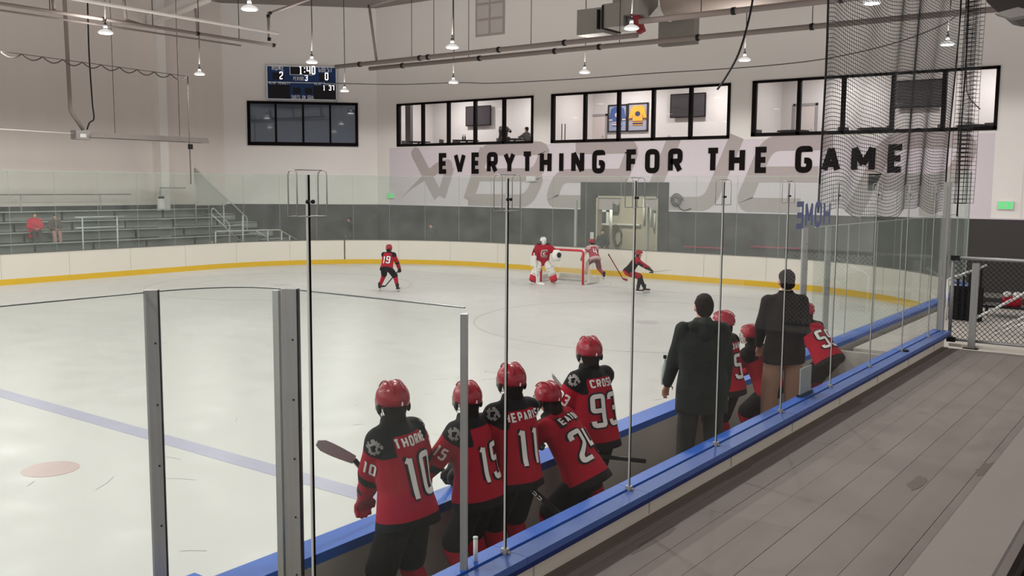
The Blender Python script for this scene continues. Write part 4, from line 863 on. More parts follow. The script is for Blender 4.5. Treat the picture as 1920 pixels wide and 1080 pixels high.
mb = MB(); vs = [D(1217, 31), D(1237, 35), D(1250, 26), D(1241, 4)]; vs += [v+V((0, .8, 0)) for v in vs]; mb.add(vs, [(3, 2, 1, 0), (4, 5, 6, 7), (0, 1, 5, 4), (1, 2, 6, 5), (2, 3, 7, 6), (3, 0, 4, 7)]); mb.build('funnel', white_pl, dt)
p = D(1250, 2); MB().tube([(p.x, 30, p.z), (p.x+1.0, 30, p.z+.05), (-1, 30, p.z+.05)], .55, 20).build('round_duct', mat('duct_fabric', s2l(150, 138, 130), .6), dt)
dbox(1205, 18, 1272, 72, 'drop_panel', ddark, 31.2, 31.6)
fnm = root('fan_unit', D(1190, 40), 'dark and red burner unit behind the lamp under the square duct', 'fan')
c = D(1188, 38); MB().ell(c, .4, .35, .35).build('housing', mat('fan_grey', s2l(110, 106, 108), .4, .5), fnm); MB().bar(c+V((.2, -.3, .2)), c+V((.5, -.3, -.5)), .22, .25).build('motor', mat('fan_red', s2l(140, 50, 55), .5), fnm)
sp = root('ceiling_unit', (-3.3, 18, 6.9), 'dark angular ceiling unit at the top right corner', 'ceiling unit')
c = at(1895, 20, 1, 19); MB().prism([(-.5, .55), (-.2, .0), (.05, -.25), (.2, -.3), (.9, -.2), (1.2, .6), (.5, 1.0)], frame((c.x, 19, c.z), (1, 0, 0)), 1.0).build('housing', mat('unit_dark', s2l(62, 58, 58), .4, .4), sp)
MB().prism([(-.05, -.22), (.2, -.32), (.6, -.27), (.3, -.15)], frame((c.x, 18.1, c.z), (1, 0, 0)), .3).build('bracket', galv, sp)
MB().bar((c.x+.3, 18.6, c.z+.8), (c.x+.3, 18.6, CEIL), .06, .06).build('hanger', dark_metal, sp)
# protective net over the near boards
nt = root('protective_net', (NX, 18, 3.0), 'black protective netting hanging behind the bench glass on the right', 'net')
def nz_(y, z): return V((NX + .06*math.sin(y*1.1+z*.25) + .03*math.sin(y*4.1-z), y, z + .10*math.sin(y*1.35+.6) + .03*math.sin(y*3.7+z*.8)-.05*abs(math.sin((y-14)*.4))))
m = MB(); zz = 3.1
cell = .06
while zz < 10.5: m.tube([nz_(14.0+.17*k, zz) for k in range(48)], .0055, 3); zz += cell
for k in range(108): y = 14.0+.075*k; m.tube([nz_(y, 3.1+.6*j) for j in range(13)], .0035, 3)
m.build('net_mesh', black, nt)['kind'] = 'stuff'
for y in (14.0, 22.1): MB().tube([nz_(y, 3.1+.5*j) for j in range(15)], .018, 6).build('edge_rope', black, nt)
m = MB()
gz = lambda k, z: V((NX+.3+.18*math.sin(k*1.7), 21.6+.075*k+.05*math.sin(z*2+k), z))
for k in range(15): m.tube([gz(k, 3.2+.5*j) for j in range(15)], .005, 3)
zz = 3.2
while zz < 10.3: m.tube([gz(k, zz) for k in range(15)], .005, 3); zz += .09
m.build('gathered_fold', black, nt)['kind'] = 'stuff'
MB().tube([gz(14, 2.9+.5*j) for j in range(15)], .02, 6).build('edge_rope', black, nt)
MB().tube([(NX, 13.8, 10.6), (NX, 22.9, 10.6)], .03, 6).build('top_cable', dark_metal, nt)
# ================================================================== people
def remesh(mb, voxel, smooth=2):
    me = mb.mesh('tmp', black); o = bpy.data.objects.new('tmp', me); COL.objects.link(o)
    r = o.modifiers.new('r', 'REMESH'); r.mode = 'VOXEL'; r.voxel_size = voxel; r.use_smooth_shade = True
    if smooth: s = o.modifiers.new('s', 'SMOOTH'); s.iterations = smooth; s.factor = .5
    dg = bpy.context.evaluated_depsgraph_get(); out = bpy.data.meshes.new_from_object(o.evaluated_get(dg))
    bpy.data.objects.remove(o); bpy.data.meshes.remove(me); out.materials.clear(); return out
def fabric(name, base, alt, bump=.35, rough=.75):
    """cloth whose second colour follows the 'trim' attribute stored on the garment"""
    if name in MATS: return MATS[name]
    m = mat(name, base, rough, noise_amt=.16, scale=6, bump=bump*2.2, stretch=(1, 1, .55), spec=.12); N = m.node_tree.nodes; L = m.node_tree.links
    b = N['Principled BSDF']; src = b.inputs['Base Color'].links[0].from_socket
    at_ = N.new('ShaderNodeAttribute'); at_.attribute_name = 'trim'; gt = N.new('ShaderNodeMath'); gt.operation = 'GREATER_THAN'; gt.inputs[1].default_value = 0
    L.new(at_.outputs['Fac'], gt.inputs[0]); mx = N.new('ShaderNodeMix'); mx.data_type = 'RGBA'; L.new(gt.outputs[0], mx.inputs[0]); L.new(src, mx.inputs[6]); mx.inputs[7].default_value = (*alt, 1); L.new(mx.outputs[2], b.inputs['Base Color'])
    return m
red = s2l(156, 18, 40); blk = s2l(24, 22, 24)
J_RED = fabric('jersey_red', red, blk); J_DARK = fabric('jersey_black', blk, red); J_WHITE = fabric('jersey_pale', s2l(150, 66, 78), s2l(182, 158, 156))
SOCK = fabric('sock_red', red, blk); SOCKB = fabric('sock_black', blk, red)
PANTS = mat('pants_black', s2l(24, 22, 24), .8, bump=.3, spec=.1); PANTS_R = mat('pants_red', s2l(140, 22, 36), .8, bump=.3)
HEL = mat('helmet_red', s2l(146, 28, 44), .3, coat=.25, noise_amt=.3, scale=22, bump=.25); HELW = mat('helmet_white', s2l(222, 220, 216), .3)  # helmet_red: colour noise paints mottled highlights onto the shell
SKIN = mat('skin', s2l(196, 148, 126), .6, noise_amt=.05); HAIR = mat('hair_dark', s2l(28, 20, 18), .8, noise_amt=.5, scale=40, bump=.9, spec=.08)
GLV = mat('glove_black', s2l(34, 32, 34), .55); GLVR = mat('glove_red', s2l(150, 30, 44), .55); BOOT = mat('skate_boot', s2l(30, 30, 32), .35); BLADE = mat('blade_holder', s2l(210, 210, 208), .4)
NUMW = mat('twill_white', s2l(222, 216, 214), .7); NUMK = mat('twill_black', s2l(26, 22, 24), .7); STK = mat('stick_black', s2l(36, 36, 38), .4); STKG = mat('stick_grey', s2l(178, 180, 176), .5)
TEETH = mat('eye_white', s2l(200, 196, 190), .4)
def ik(a, b, l1, l2, hint):
    a = V(a); b = V(b); d = b-a; L = d.length
    if L > (l1+l2)*.995: d = d*((l1+l2)*.995/L); b = a+d; L = d.length
    u = d.normalized(); x = (l1*l1-l2*l2+L*L)/(2*L); h = math.sqrt(max(0, l1*l1-x*x)); hv = V(hint); hv = (hv-u*hv.dot(u)).normalized()
    return a+u*x+hv*h, b
class Fig: pass
def pose(H=1.8, hip=.93, lean=0, side=0, feet=((-.14, 0), (.14, 0)), wr=None, hd=(0, 0), hunch=.0, hipoff=(0, 0), sk=.1, foot_dir=None, knee=(0, 1, 0), footz=(0, 0), elb=None):
    """local frame: +y forward, +x right, z up. returns all joints"""
    k = H/1.8; f = Fig(); f.k = k; f.hip = V((hipoff[0], hipoff[1], hip*k))
    up = Matrix.Rotation(-lean, 3, 'X') @ V((0, 0, 1)); up = Matrix.Rotation(side, 3, 'Y') @ up; f.up = up.normalized()
    f.rt = (V((1, 0, 0)) - f.up*f.up.x).normalized(); f.fw = f.up.cross(f.rt).normalized()
    up2 = (f.up + f.fw*hunch).normalized(); f.up2 = up2; f.fw2 = up2.cross(f.rt).normalized()
    f.waist = f.hip+f.up*.16*k; f.chest = f.waist+f.up*.22*k; f.neck = f.chest + up2*.2*k
    f.sh = [f.chest+up2*.125*k+f.rt*s*.168*k for s in (-1, 1)]
    hz = Matrix.Rotation(hd[0], 3, 'Z'); nu = (V((0, 0, 1))*.65+up2*.35).normalized()
    f.hrot = hz @ Matrix.Rotation(-hd[1], 3, 'X'); f.head = f.neck + nu*.127*k
    f.wr = []; f.el = []
    wr = wr or ((-.3, .12, .9), (.3, .12, .9))
    for i, s in enumerate((-1, 1)):
        h_ = (elb[i] if elb else (s*.8, -.7, -.3)); e, w_ = ik(f.sh[i], V(wr[i])*k, .29*k, .27*k, h_); f.el.append(e); f.wr.append(w_)
    f.an = []; f.kn = []; f.hp = []
    for i, s in enumerate((-1, 1)):
        hp = f.hip + f.rt*s*.1*k; f.hp.append(hp); a = V((feet[i][0]*k, feet[i][1]*k, sk+.06*k+footz[i])); kk, a = ik(hp, a, .44*k, .43*k, knee); f.kn.append(kk); f.an.append(a)
    f.fd = foot_dir or (V((-.15, 1, 0)).normalized(), V((.15, 1, 0)).normalized()); f.sk = sk
    return f
def hand(mb, w, d, k, curl=.6, side=1):
    """palm, four bent fingers of unequal length and a thumb leaving the side of the palm"""
    d = V(d).normalized(); x = d.cross(V((0, 0, 1))); x = x.normalized() if x.length > .1 else V((1, 0, 0)); n = x.cross(d)
    mb.caps(w, w+d*.085*k, .03*k, .034*k, 10, .5, x)
    for j, ln_ in enumerate((.07, .082, .076, .058)):
        b = w+d*.09*k+x*((j-1.5)*.02*k); m_ = b+(d-n*curl*.6).normalized()*ln_*.5*k; e = m_+(d*.5-n*curl).normalized()*ln_*.5*k
        mb.caps(b-d*.02, m_, .0095*k, .009*k, 8); mb.caps(m_, e, .009*k, .0075*k, 8)
    b = w+d*.03*k-x*side*.03*k; mb.caps(b, b+(d*.7-x*side*.8).normalized()*.045*k, .012*k, .01*k, 8); c = b+(d*.7-x*side*.8).normalized()*.045*k; mb.caps(c, c+(d-x*side*.1-n*.4).normalized()*.035*k, .01*k, .008*k, 8)
def body(root_, f, vox, bare_hands=True):
    k = f.k; m = MB()
    m.loft([(f.hip-f.up*.1*k, f.rt, f.fw, .12*k, .09*k), (f.hip, f.rt, f.fw, .155*k, .11*k), (f.waist, f.rt, f.fw, .135*k, .095*k), (f.chest, f.rt, f.fw2, .16*k, .11*k), (f.chest+f.up2*.12*k, f.rt, f.fw2, .17*k, .095*k), (f.neck-f.up2*.01*k, f.rt, f.fw2, .07*k, .06*k)], 18)
    h = f.head; R = f.hrot; m.caps(f.neck-f.up2*.05*k, h-R@V((0, .02, .03))*k, .06*k, .055*k, 12)
    m.ell(h+R@V((0, -.012, .03))*k, .076*k, .095*k, .09*k, R); m.ell(h+R@V((0, .02, -.035))*k, .058*k, .072*k, .082*k, R)
    m.caps(h+R@V((0, .09, .005))*k, h+R@V((0, .108, -.03))*k, .009*k, .016*k, 8); m.caps(h+R@V((-.02, .083, -.062))*k, h+R@V((.02, .083, -.062))*k, .009*k, .009*k, 8)
    m.caps(h+R@V((-.035, .078, .022))*k, h+R@V((.035, .078, .022))*k, .012*k, .012*k, 8)
    for s in (-1, 1): m.ell(h+R@V((s*.078, -.005, -.01))*k, .012*k, .02*k, .032*k, R, 10)
    for i, s in enumerate((-1, 1)):
        m.caps(f.sh[i]-f.rt*s*.03*k, f.sh[i], .055*k, .058*k); m.caps(f.sh[i], f.el[i], .054*k, .04*k); m.caps(f.el[i], f.wr[i], .041*k, .027*k)
        if bare_hands: hand(m, f.wr[i], f.wr[i]-f.el[i], k, .7, s)
        m.caps(f.hp[i], f.kn[i], .085*k, .058*k); m.caps(f.kn[i], f.an[i], .057*k, .038*k); m.caps(f.an[i]-V((0, 0, .02)), f.an[i]+f.fd[i]*.13*k-V((0, 0, .035*k)), .038*k, .032*k)
    me = remesh(m, vox, 2); me.materials.append(SKIN); o = link('body', me, root_)
    for s in (-1, 1): MB().ell(h+R@V((s*.03, .083, .005))*k, .009*k, .007*k, .007*k, R, 8).build('eye', TEETH, o, True)
    return o
def trim_attr(me, fn):
    a = me.attributes.new('trim', 'FLOAT', 'POINT'); a.data.foreach_set('value', [fn(v.co) for v in me.vertices])
def pdist(p, a, b):
    d = b-a; t = max(0, min(1, (p-a).dot(d)/d.length_squared)); return (p-a-d*t).length, t
def decal(root_, bvh, text, O, X, Yv, h, w, st, m_, name, grow=0, gap=None, off=.006, maxd=.4, wmap=None):
    """cloth lettering laid on the garment: flat glyph strips dropped onto the surface along the frame's normal"""
    n = X.cross(Yv).normalized(); mb = MB(); M = Matrix((X, Yv, n)).transposed().to_4x4()
    wd = write(mb, text, Matrix.Identity(4), h, w, st+grow, .002, (gap if gap is not None else st*1.1)-grow, wmap=wmap)
    bm = bmesh.new(); vs = [bm.verts.new(v) for v in mb.v]
    for f_ in mb.f:
        try: bm.faces.new([vs[i] for i in f_])
        except ValueError: pass
    bmesh.ops.triangulate(bm, faces=bm.faces)
    for _ in range(3):
        e = [e_ for e_ in bm.edges if e_.calc_length() > .03]
        if e: bmesh.ops.subdivide_edges(bm, edges=e, cuts=1)
    bmesh.ops.triangulate(bm, faces=[f_ for f_ in bm.faces if len(f_.verts) > 3])
    for v in bm.verts:
        p = O + X*(v.co.x-wd/2) + Yv*(v.co.y-h/2); z = v.co.z
        hit = bvh.ray_cast(p+n*.25, -n, .6)
        q = hit[0] if hit[0] is not None else p-n*.02
        v.co = q + n*(off+z*.5)
    me = bpy.data.meshes.new(name); bm.to_mesh(me); bm.free(); me.materials.append(m_)
    return link(name, me, root_)
def helmet(root_, f, m_, cage=True, goalie=False, hair=False):
    k = f.k; h = f.head + f.hrot@V((0, -.004, .035))*k; R = f.hrot; mb = MB(); n = 24; rings = []
    for i in range(11):
        t = i/10; a = t*math.radians(112); ring = []
        for j in range(n):
            ph = 2*math.pi*j/n; lim = math.radians(112) if math.sin(ph) < .35 else math.radians(80)
            aa = a/math.radians(112)*lim; r = math.sin(aa); flat = 1+.03*math.cos(4*ph)
            ring.append(h+R@V((.105*r*math.cos(ph)*flat, .128*r*math.sin(ph)*flat, .112*math.cos(aa)))*k)
        rings.append(ring)
    vs = [p for r in rings for p in r]; fs = []
    for i in range(10):
        for j in range(n): fs.append((i*n+j, (i+1)*n+j, (i+1)*n+(j+1) % n, i*n+(j+1) % n))
    mb.add(vs, fs, True); o = mb.build('helmet', m_, root_, True)
    so = o.modifiers.new('s', 'SOLIDIFY'); so.thickness = .012*k; so.offset = 0
    rd = MB()
    for s in (-1, 0, 1): rd.tube([h+R@V((s*.042, .119*math.cos(a_), .033+ .084*math.sin(a_) if s else .112*math.sin(a_)))*k for a_ in [math.radians(q) for q in range(30, 171, 14)]], .006*k, 6)
    rd.build('ridge', m_, o, True)
    vt = MB()
    for s in (-1, 1):
        for q in (-.06, -.015, .03): vt.bar(h+R@V((s*.066, q, .093-abs(q)*.3))*k, h+R@V((s*.066, q+.025, .093-abs(q)*.3))*k, .008*k, .008*k)
        vt.ell(h+R@V((s*.104, -.012, -.06))*k, .014*k, .026*k, .036*k, R, 10)
    vt.build('vent', black, o, True)
    MB().bar(h+R@V((0, -.127, -.012))*k, h+R@V((0, -.123, -.035))*k, .035*k, .006*k).build('sticker', NUMW, o, True)
    if cage:
        c = MB()
        for z in (-.0, -.03, -.06, -.09, -.115): c.tube([h+R@V(((.1-max(0, -z-.06)*.6)*math.cos(a_), .03+(.115-max(0, -z-.06)*.4)*math.sin(a_), z-.01))*k for a_ in [math.radians(q) for q in range(-10, 191, 20)]], .0028*k, 5)
        for q in range(10, 171, 20): a_ = math.radians(q); c.tube([h+R@V((.1*math.cos(a_), .03+.115*math.sin(a_), 0))*k, h+R@V((.098*math.cos(a_), .03+.113*math.sin(a_), -.07))*k, h+R@V((.068*math.cos(a_), .03+.093*math.sin(a_), -.125))*k], .0028*k, 5)
        c.build('face_cage', mat('cage_wire', s2l(150, 150, 150), .3, .6), o, True)
    if goalie:
        g = MB(); g.ell(h+R@V((0, .05, -.05))*k, .088*k, .085*k, .105*k, R); g.build('mask', HELW, o, True)
        c = MB()
        for z in (-.02, -.05, -.08): c.tube([h+R@V((.06*math.cos(a_), .075+.07*math.sin(a_), z))*k for a_ in [math.radians(q) for q in range(0, 181, 30)]], .004*k, 5)
        c.build('face_cage', dark_metal, o, True)
    if hair:
        MB().loft([(h+R@V((0, -.085, -.05))*k, R.col[0], R.col[1], .06*k, .03*k), (h+R@V((0, -.105, -.12))*k, R.col[0], R.col[1], .06*k, .035*k), (h+R@V((0, -.10, -.2))*k, R.col[0], R.col[1], .035*k, .025*k), (h+R@V((0, -.095, -.26))*k, R.col[0], R.col[1], .012*k, .01*k)], 12).build('hair', HAIR, root_, True)
    return o
def glove(root_, w, e, k, s, m_=GLV, m2=GLVR):
    d = (w-e).normalized(); m = MB(); x = d.cross(V((0, 0, 1))); x = x.normalized() if x.length > .1 else V((1, 0, 0)); n = x.cross(d)
    m.caps(w-d*.09*k, w, .066*k, .052*k, 12, .85, x); m.caps(w+d*.01*k, w+d*.075*k, .05*k, .052*k, 12, .62, x)
    for j, ln_ in enumerate((.075, .085, .08, .065)):
        b = w+d*.09*k+x*((j-1.5)*.029*k); c = b+(d-n*.7).normalized()*ln_*.55*k; q = c-(n*.9+d*.05).normalized()*ln_*.55*k
        m.caps(b, c, .0165*k, .016*k, 8); m.caps(c, q, .016*k, .0145*k, 8)
    b = w+d*.03*k-x*s*.045*k; c = b+(d*.8-x*s*.6).normalized()*.05*k; m.caps(b, c, .019*k, .018*k, 8); m.caps(c, c+(d-n*.5).normalized()*.035*k, .018*k, .014*k, 8)
    me = remesh(m, .008*k, 1); me.materials.append(m_); o = link('glove', me, root_)
    MB().loft([(w-d*.115*k, x, n, .07*k, .06*k), (w-d*.075*k, x, n, .068*k, .058*k)], 14).build('glove_cuff', m2, o, True); return o
def skate(root_, f, i, plain=False):
    a = f.an[i]; d = f.fd[i]; k = f.k; x = V((d.y, -d.x, 0)); s = MB()
    s.caps(a-d*.035*k-V((0, 0, .035*k)), a+d*.17*k-V((0, 0, .045*k)), .04*k, .034*k, 12, .95, x); s.caps(a-V((0, 0, .02)), a+V((0, 0, .1*k)), .05*k, .058*k, 12)
    me = remesh(s, .014*k, 1); me.materials.append(BOOT); o = link('shoe' if plain else 'skate', me, root_)
    if plain:
        MB().bar(a-d*.07*k-V((0, 0, .08*k)), a+d*.2*k-V((0, 0, .08*k)), .085*k, .02).build('sole', black, o, True)
    else:
        z = -f.sk-.06*k
        b = MB(); b.bar(a-d*.05*k+V((0, 0, z+.06)), a+d*.17*k+V((0, 0, z+.06)), .012, .03)
        for q in (-.02, .13): b.bar(a+d*q*k+V((0, 0, z+.06)), a+d*q*k-V((0, 0, .06*k)), .03, .03)
        b.build('blade_holder', BLADE, o, True); MB().bar(a-d*.07*k+V((0, 0, z+.022)), a+d*.19*k+V((0, 0, z+.022)), .005, .044).build('blade', steel, o, True)
def garment(root_, name, mb, vox, m_, fn=None, sm=2):
    me = remesh(mb, vox, sm)
    if fn: trim_attr(me, fn)
    me.materials.append(m_); return link(name, me, root_), me
def player(loc, yaw, label, number=None, nm=None, vox=.014, jm=None, trim='std', pants=PANTS, sock=SOCK, hel=HEL, cage=True, glv=(GLV, GLVR), arm_no=True, hair=False, bulk=1, yoke=.125, group=None, crest=False, sock_trim=True, wrw=None, **kw):
    r = root('person', loc, label, 'person', group, rz=yaw)
    if wrw: kw['wr'] = [tuple((r.matrix_basis.inverted() @ V(q))/(kw.get('H', 1.8)/1.8)) if len(q) == 3 and q[2] > 1.0 and q[0] < -2 else q for q in wrw]
    f = pose(**kw); k = f.k; jm = jm or J_RED
    f.root = r; body(r, f, .024, False)
    m = MB(); hm = f.hip-f.up*.10*k; b_ = bulk
    m.loft([(hm, f.rt, f.fw, .235*k*b_, .2*k*b_), (f.hip, f.rt, f.fw, .225*k*b_, .19*k*b_), (f.waist, f.rt, f.fw, .2*k*b_, .155*k*b_), (f.chest, f.rt, f.fw2, .21*k*b_, .15*k*b_), (f.chest+f.up2*.09*k, f.rt, f.fw2, .2*k*b_, .135*k*b_), (f.chest+f.up2*.15*k, f.rt, f.fw2, .155*k*b_, .11*k), (f.neck+f.up2*.0*k, f.rt, f.fw2, .095*k, .085*k), (f.neck+f.up2*.05*k, f.rt, f.fw2, .078*k, .078*k)], 26)
    for i, s in enumerate((-1, 1)):
        m.caps(f.neck-f.up2*.04*k, f.sh[i]-f.up2*.01*k, .075*k, .088*k); m.caps(f.sh[i]-f.rt*s*.06*k, f.sh[i]-f.up2*.02, .09*k, .092*k); m.caps(f.sh[i]-f.up2*.01, f.el[i], .096*k, .08*k, 16); m.caps(f.el[i], f.wr[i].lerp(f.el[i], .12), .082*k, .062*k, 16)
    for v_ in range(len(m.v)):
        p = m.v[v_]; nn = noise.noise_vector(p*5.5+V(((len(label)*7) % 37, 0, 0)))*.02*k; m.v[v_] = p+nn
    def fn(p):
        up_ = (p-f.chest).dot(f.up2)/k; dn = (p-hm).dot(f.up)/k; arm = -1
        for i in range(2):
            a, e, w_ = f.sh[i], f.el[i], f.wr[i]; d1, t1 = pdist(p, a, e); d2, t2 = pdist(p, e, w_); out = abs((p-f.chest).dot(f.rt))/k
            ax = (w_-e).normalized(); q = (p-(e+ax*.03*k)).dot(ax)/k
            if (p-(e+ax*.03*k)).length < .15*k and min(d1, d2) < .12*k: arm = max(arm, .035-abs(q))
            # yoke reaches over the shoulder down the sleeve
            ay = (e-a).normalized(); qq = .075-(p-a).dot(ay)/k
            if (p-a).length < .2*k and out > .14: arm = max(arm, min(qq, up_-.0))
        v = max(arm if yoke < .15 else -1, up_-(yoke if trim == 'std' else .09))
        if trim in ('std', 'hem'): v = max(v, .07-dn if trim == 'std' else .12-dn)
        return v
    jo, me = garment(r, 'jersey', m, vox, jm, fn, 3)
    bvh = BVHTree.FromPolygons([v.co.copy() for v in me.vertices], [tuple(p.vertices) for p in me.polygons])
    if number:
        X = f.rt; Y_ = (f.up*.6+f.up2*.4).normalized(); c = (f.waist+f.up*.075*k)-f.fw*.16*k
        for g, m_, of in ((.028*k, NUMK, .004), (0, NUMW, .010)): decal(jo, bvh, number, c, X, Y_, .28*k+g, .094*k, .038*k, m_, 'number', g, .03*k, of, wmap={'1': .62})
        if nm:
            c2 = f.chest+f.up2*.082*k-f.fw2*.15*k
            if yoke > .15: decal(jo, bvh, nm, c2, X, f.up2, .1*k, .026*k, .05*k, NUMK, 'name_plate', 0, -.025*k, .004)
            decal(jo, bvh, nm, c2, X, f.up2, .068*k, .026*k, .013*k, NUMW, 'name_lettering', 0, .012*k, .010)
    if arm_no and number:
        for i, s in enumerate((-1, 1)):
            a, e = f.sh[i], f.el[i]; ax = (a-e).normalized(); n_ = (f.rt*s*.85-f.fw*.35); n_ = (n_-ax*n_.dot(ax)).normalized(); X = ax.cross(n_).normalized()
            decal(jo, bvh, number, a.lerp(e, .62)+n_*.07*k, X, ax, .1*k, .034*k, .016*k, NUMW, 'sleeve_number', 0, .012*k, .006, wmap={'1': .62})
            if crest:
                c = a+n_*.1*k+ax*.0; mb = MB(); rr_ = random.Random(2)
                for q in range(7):
                    t0 = q*2.3+rr_.uniform(-.5, .5); mb.strip([(.035*math.cos(t0), .028*math.sin(t0)), (.012*math.cos(t0+1), .02*math.sin(t0+1)), (.03*math.cos(t0+1.9), .03*math.sin(t0+1.9))], .009, Matrix.Identity(4), .001)
                M = Matrix((X, ax, n_)).transposed(); 
                for v_ in range(len(mb.v)):
                    p = c + (M @ mb.v[v_])*k*1.6; hit = bvh.ray_cast(p+n_*.15, -n_, .4); mb.v[v_] = (hit[0] if hit[0] is not None else p)+n_*.006
                mb.build('shoulder_crest', mat('crest_grey', s2l(190, 186, 184), .7), jo, True)
    m = MB(); m.loft([(f.hip+f.up*.12*k, f.rt, f.fw, .18*k, .14*k), (f.hip, f.rt, f.fw, .19*k, .15*k), (f.hip-V((0, 0, .1*k)), f.rt, V((0, 1, 0)), .17*k, .14*k)], 20)
    for i in (0, 1):
        e = f.kn[i].lerp(f.hp[i], .1); m.caps(f.hp[i]-V((0, 0, .03)), e, .112*k, .108*k, 16)
    garment(r, 'hockey_pants', m, max(.016, vox), pants)
    for i in (0, 1):
        m = MB(); m.caps(f.kn[i].lerp(f.hp[i], .08), f.kn[i], .075*k, .088*k, 14); m.caps(f.kn[i], f.an[i]+(f.kn[i]-f.an[i])*.12, .086*k, .058*k, 14)
        kk, aa = f.kn[i], f.an[i]; o, _ = garment(r, 'sock', m, .018, sock, (lambda p: .035-abs((p-kk.lerp(aa, .5)).length-.0)*.6) if sock_trim else None)
        skate(r, f, i); glove(r, f.wr[i], f.el[i], k, (-1, 1)[i], *glv)
    if hel is not None:
        helmet(r, f, hel, cage, False, hair); hb = MB(); h = f.head; R = f.hrot; hb.ell(h+R@V((0, -.035, -.03))*k, .078*k, .07*k, .085*k, R); hb.caps(h+R@V((0, -.04, -.06))*k, f.neck+f.up2*.01-f.fw2*.02*k, .066*k, .07*k); hb.build('neck_dark', HAIR, r, True)  # dark cap under the helmet: hair, collar and neck shadow put into one colour
    return r, f
def stick(p0, p1, tip, label, blade_m=STKG, shaft_m=STK, hook=None, group=None, brand=None):
    """shaft p0->p1 (heel), blade heel->tip"""
    p0, p1, tip = V(p0), V(p1), V(tip); t = root('hockey_stick', p0, label, 'stick'); MB().bar(p0, p1, .026, .032).build('shaft', shaft_m, t)
    d = (tip-p1).normalized(); s_ = (p1-p0).normalized(); n = s_.cross(d).normalized(); wv = n.cross(d).normalized(); L = (tip-p1).length; mb = MB(); vs = []
    for q in range(7):
        u_ = q/6; c = p1+d*L*u_+n*(.03*u_*u_); h_ = .03+.012*math.sin(u_*2.6) if u_ < .95 else .018
        vs += [c+wv*h_+n*.004, c-wv*h_+n*.004, c-wv*h_-n*.004, c+wv*h_-n*.004]
    fs = [(i*4+j, i*4+(j+1) % 4, i*4+4+(j+1) % 4, i*4+4+j) for i in range(6) for j in range(4)]+[(3, 2, 1, 0), (24, 25, 26, 27)]; mb.add(vs, fs); mb.build('blade', blade_m, t)
    MB().bar(p0-s_*.01, p0+s_*.12, .03, .036).build('grip_tape', NUMK, t)
    if brand:
        X = s_; Z = (EYE-p0.lerp(p1, .5)).normalized(); Z = (Z-X*Z.dot(X)).normalized(); Y_ = Z.cross(X); m = MB(); M = Matrix.Translation(p0.lerp(p1, brand[1])+Z*.02) @ Matrix((X, Y_, Z)).transposed().to_4x4(); write(m, brand[0], M, .024, .03, .007, .001, .012); m.build('lettering', NUMW, t)
    return t
FZ = .4
def yw(dx, dy): return math.atan2(-dx, dy)
TB = 'red helmeted hockey player at the bench, '
# 1: number 10
player((-4.12, 4.42, FZ), yw(-1, -.12), 'hockey player in red number 10 jersey leaning on the blue front boards, nearest the camera', '10', 'THORNE', crest=True, glv=(GLVR, GLV), H=1.8, hip=.98, lean=.17, wrw=(tuple(at(670, 985, 0, -4.6)), tuple(at(812, 935, 0, -4.55))), hd=(-.5, .1), feet=((-.2, -.05), (.18, -.1)), bulk=1.02)
player((-4.1, 5.16, FZ), yw(-1, -.1), 'hockey player in red number 15 jersey partly behind the slim divider post', '15', None, H=1.69, hip=.97, lean=.17, wr=((-.28, .5, .92), (.28, .48, .95)), hd=(-.5, .05), feet=((-.18, -.05), (.18, 0)), crest=True)
player((-4.04, 5.54, FZ), yw(-1, .12), 'tall hockey player in red number 11 jersey standing left of the crouched player', '11', 'HEPARISI', H=1.76, hip=.98, lean=.1, wr=((-.3, .4, .95), (.22, .42, .95)), hd=(-.35, .0), crest=True, elb=((-.5, -.9, -.2), (.7, -.8, -.4)))
player((-3.92, 6.12, FZ), yw(-1, -.05), 'hockey player in red number 24 jersey bending forward over the boards', '24', 'EATON', H=1.7, hip=.9, lean=.55, side=-.05, wr=((-.2, .65, .95), (.2, .65, .98)), hd=(-.3, .1), feet=((-.2, -.05), (.22, -.02)), hair=True, hunch=.15, hipoff=(0, -.12), arm_no=False, yoke=.19)
player((-4.1, 6.76, FZ), yw(-1, .2), 'hockey player in red number 93 jersey standing before the open stretch of ice', '93', 'CROSE', H=1.8, hip=.98, lean=.14, wr=((-.34, .38, .88), (.2, .45, .9)), hd=(-.4, .05), crest=True)
player((-4.1, 9.5, FZ), yw(-1, .12), 'hockey player in red number 5 jersey half hidden behind the dark-coated adult', '5', 'ADAMS', H=1.74, hip=.98, lean=.12, wr=((-.25, .45, .95), (.25, .45, .95)), hd=(.0, .05), arm_no=False, vox=.018)
player((-4.0, 10.25, FZ), yw(-1, .1), 'red hockey player bending forward between the number 5 player and the tall man', '5', None, H=1.64, hip=.9, lean=.5, wr=((-.2, .55, .95), (.25, .5, .95)), hd=(.0, .05), hipoff=(0, -.1), vox=.018)
player((-4.02, 12.35, FZ), yw(-.95, .3), 'hockey player in red number 55 jersey leaning on the boards by the bench gate', '55', None, H=1.74, hip=.9, lean=.68, wr=((-.2, .65, .95), (.2, .6, .95)), hd=(.0, .1), hipoff=(0, -.1), vox=.018)
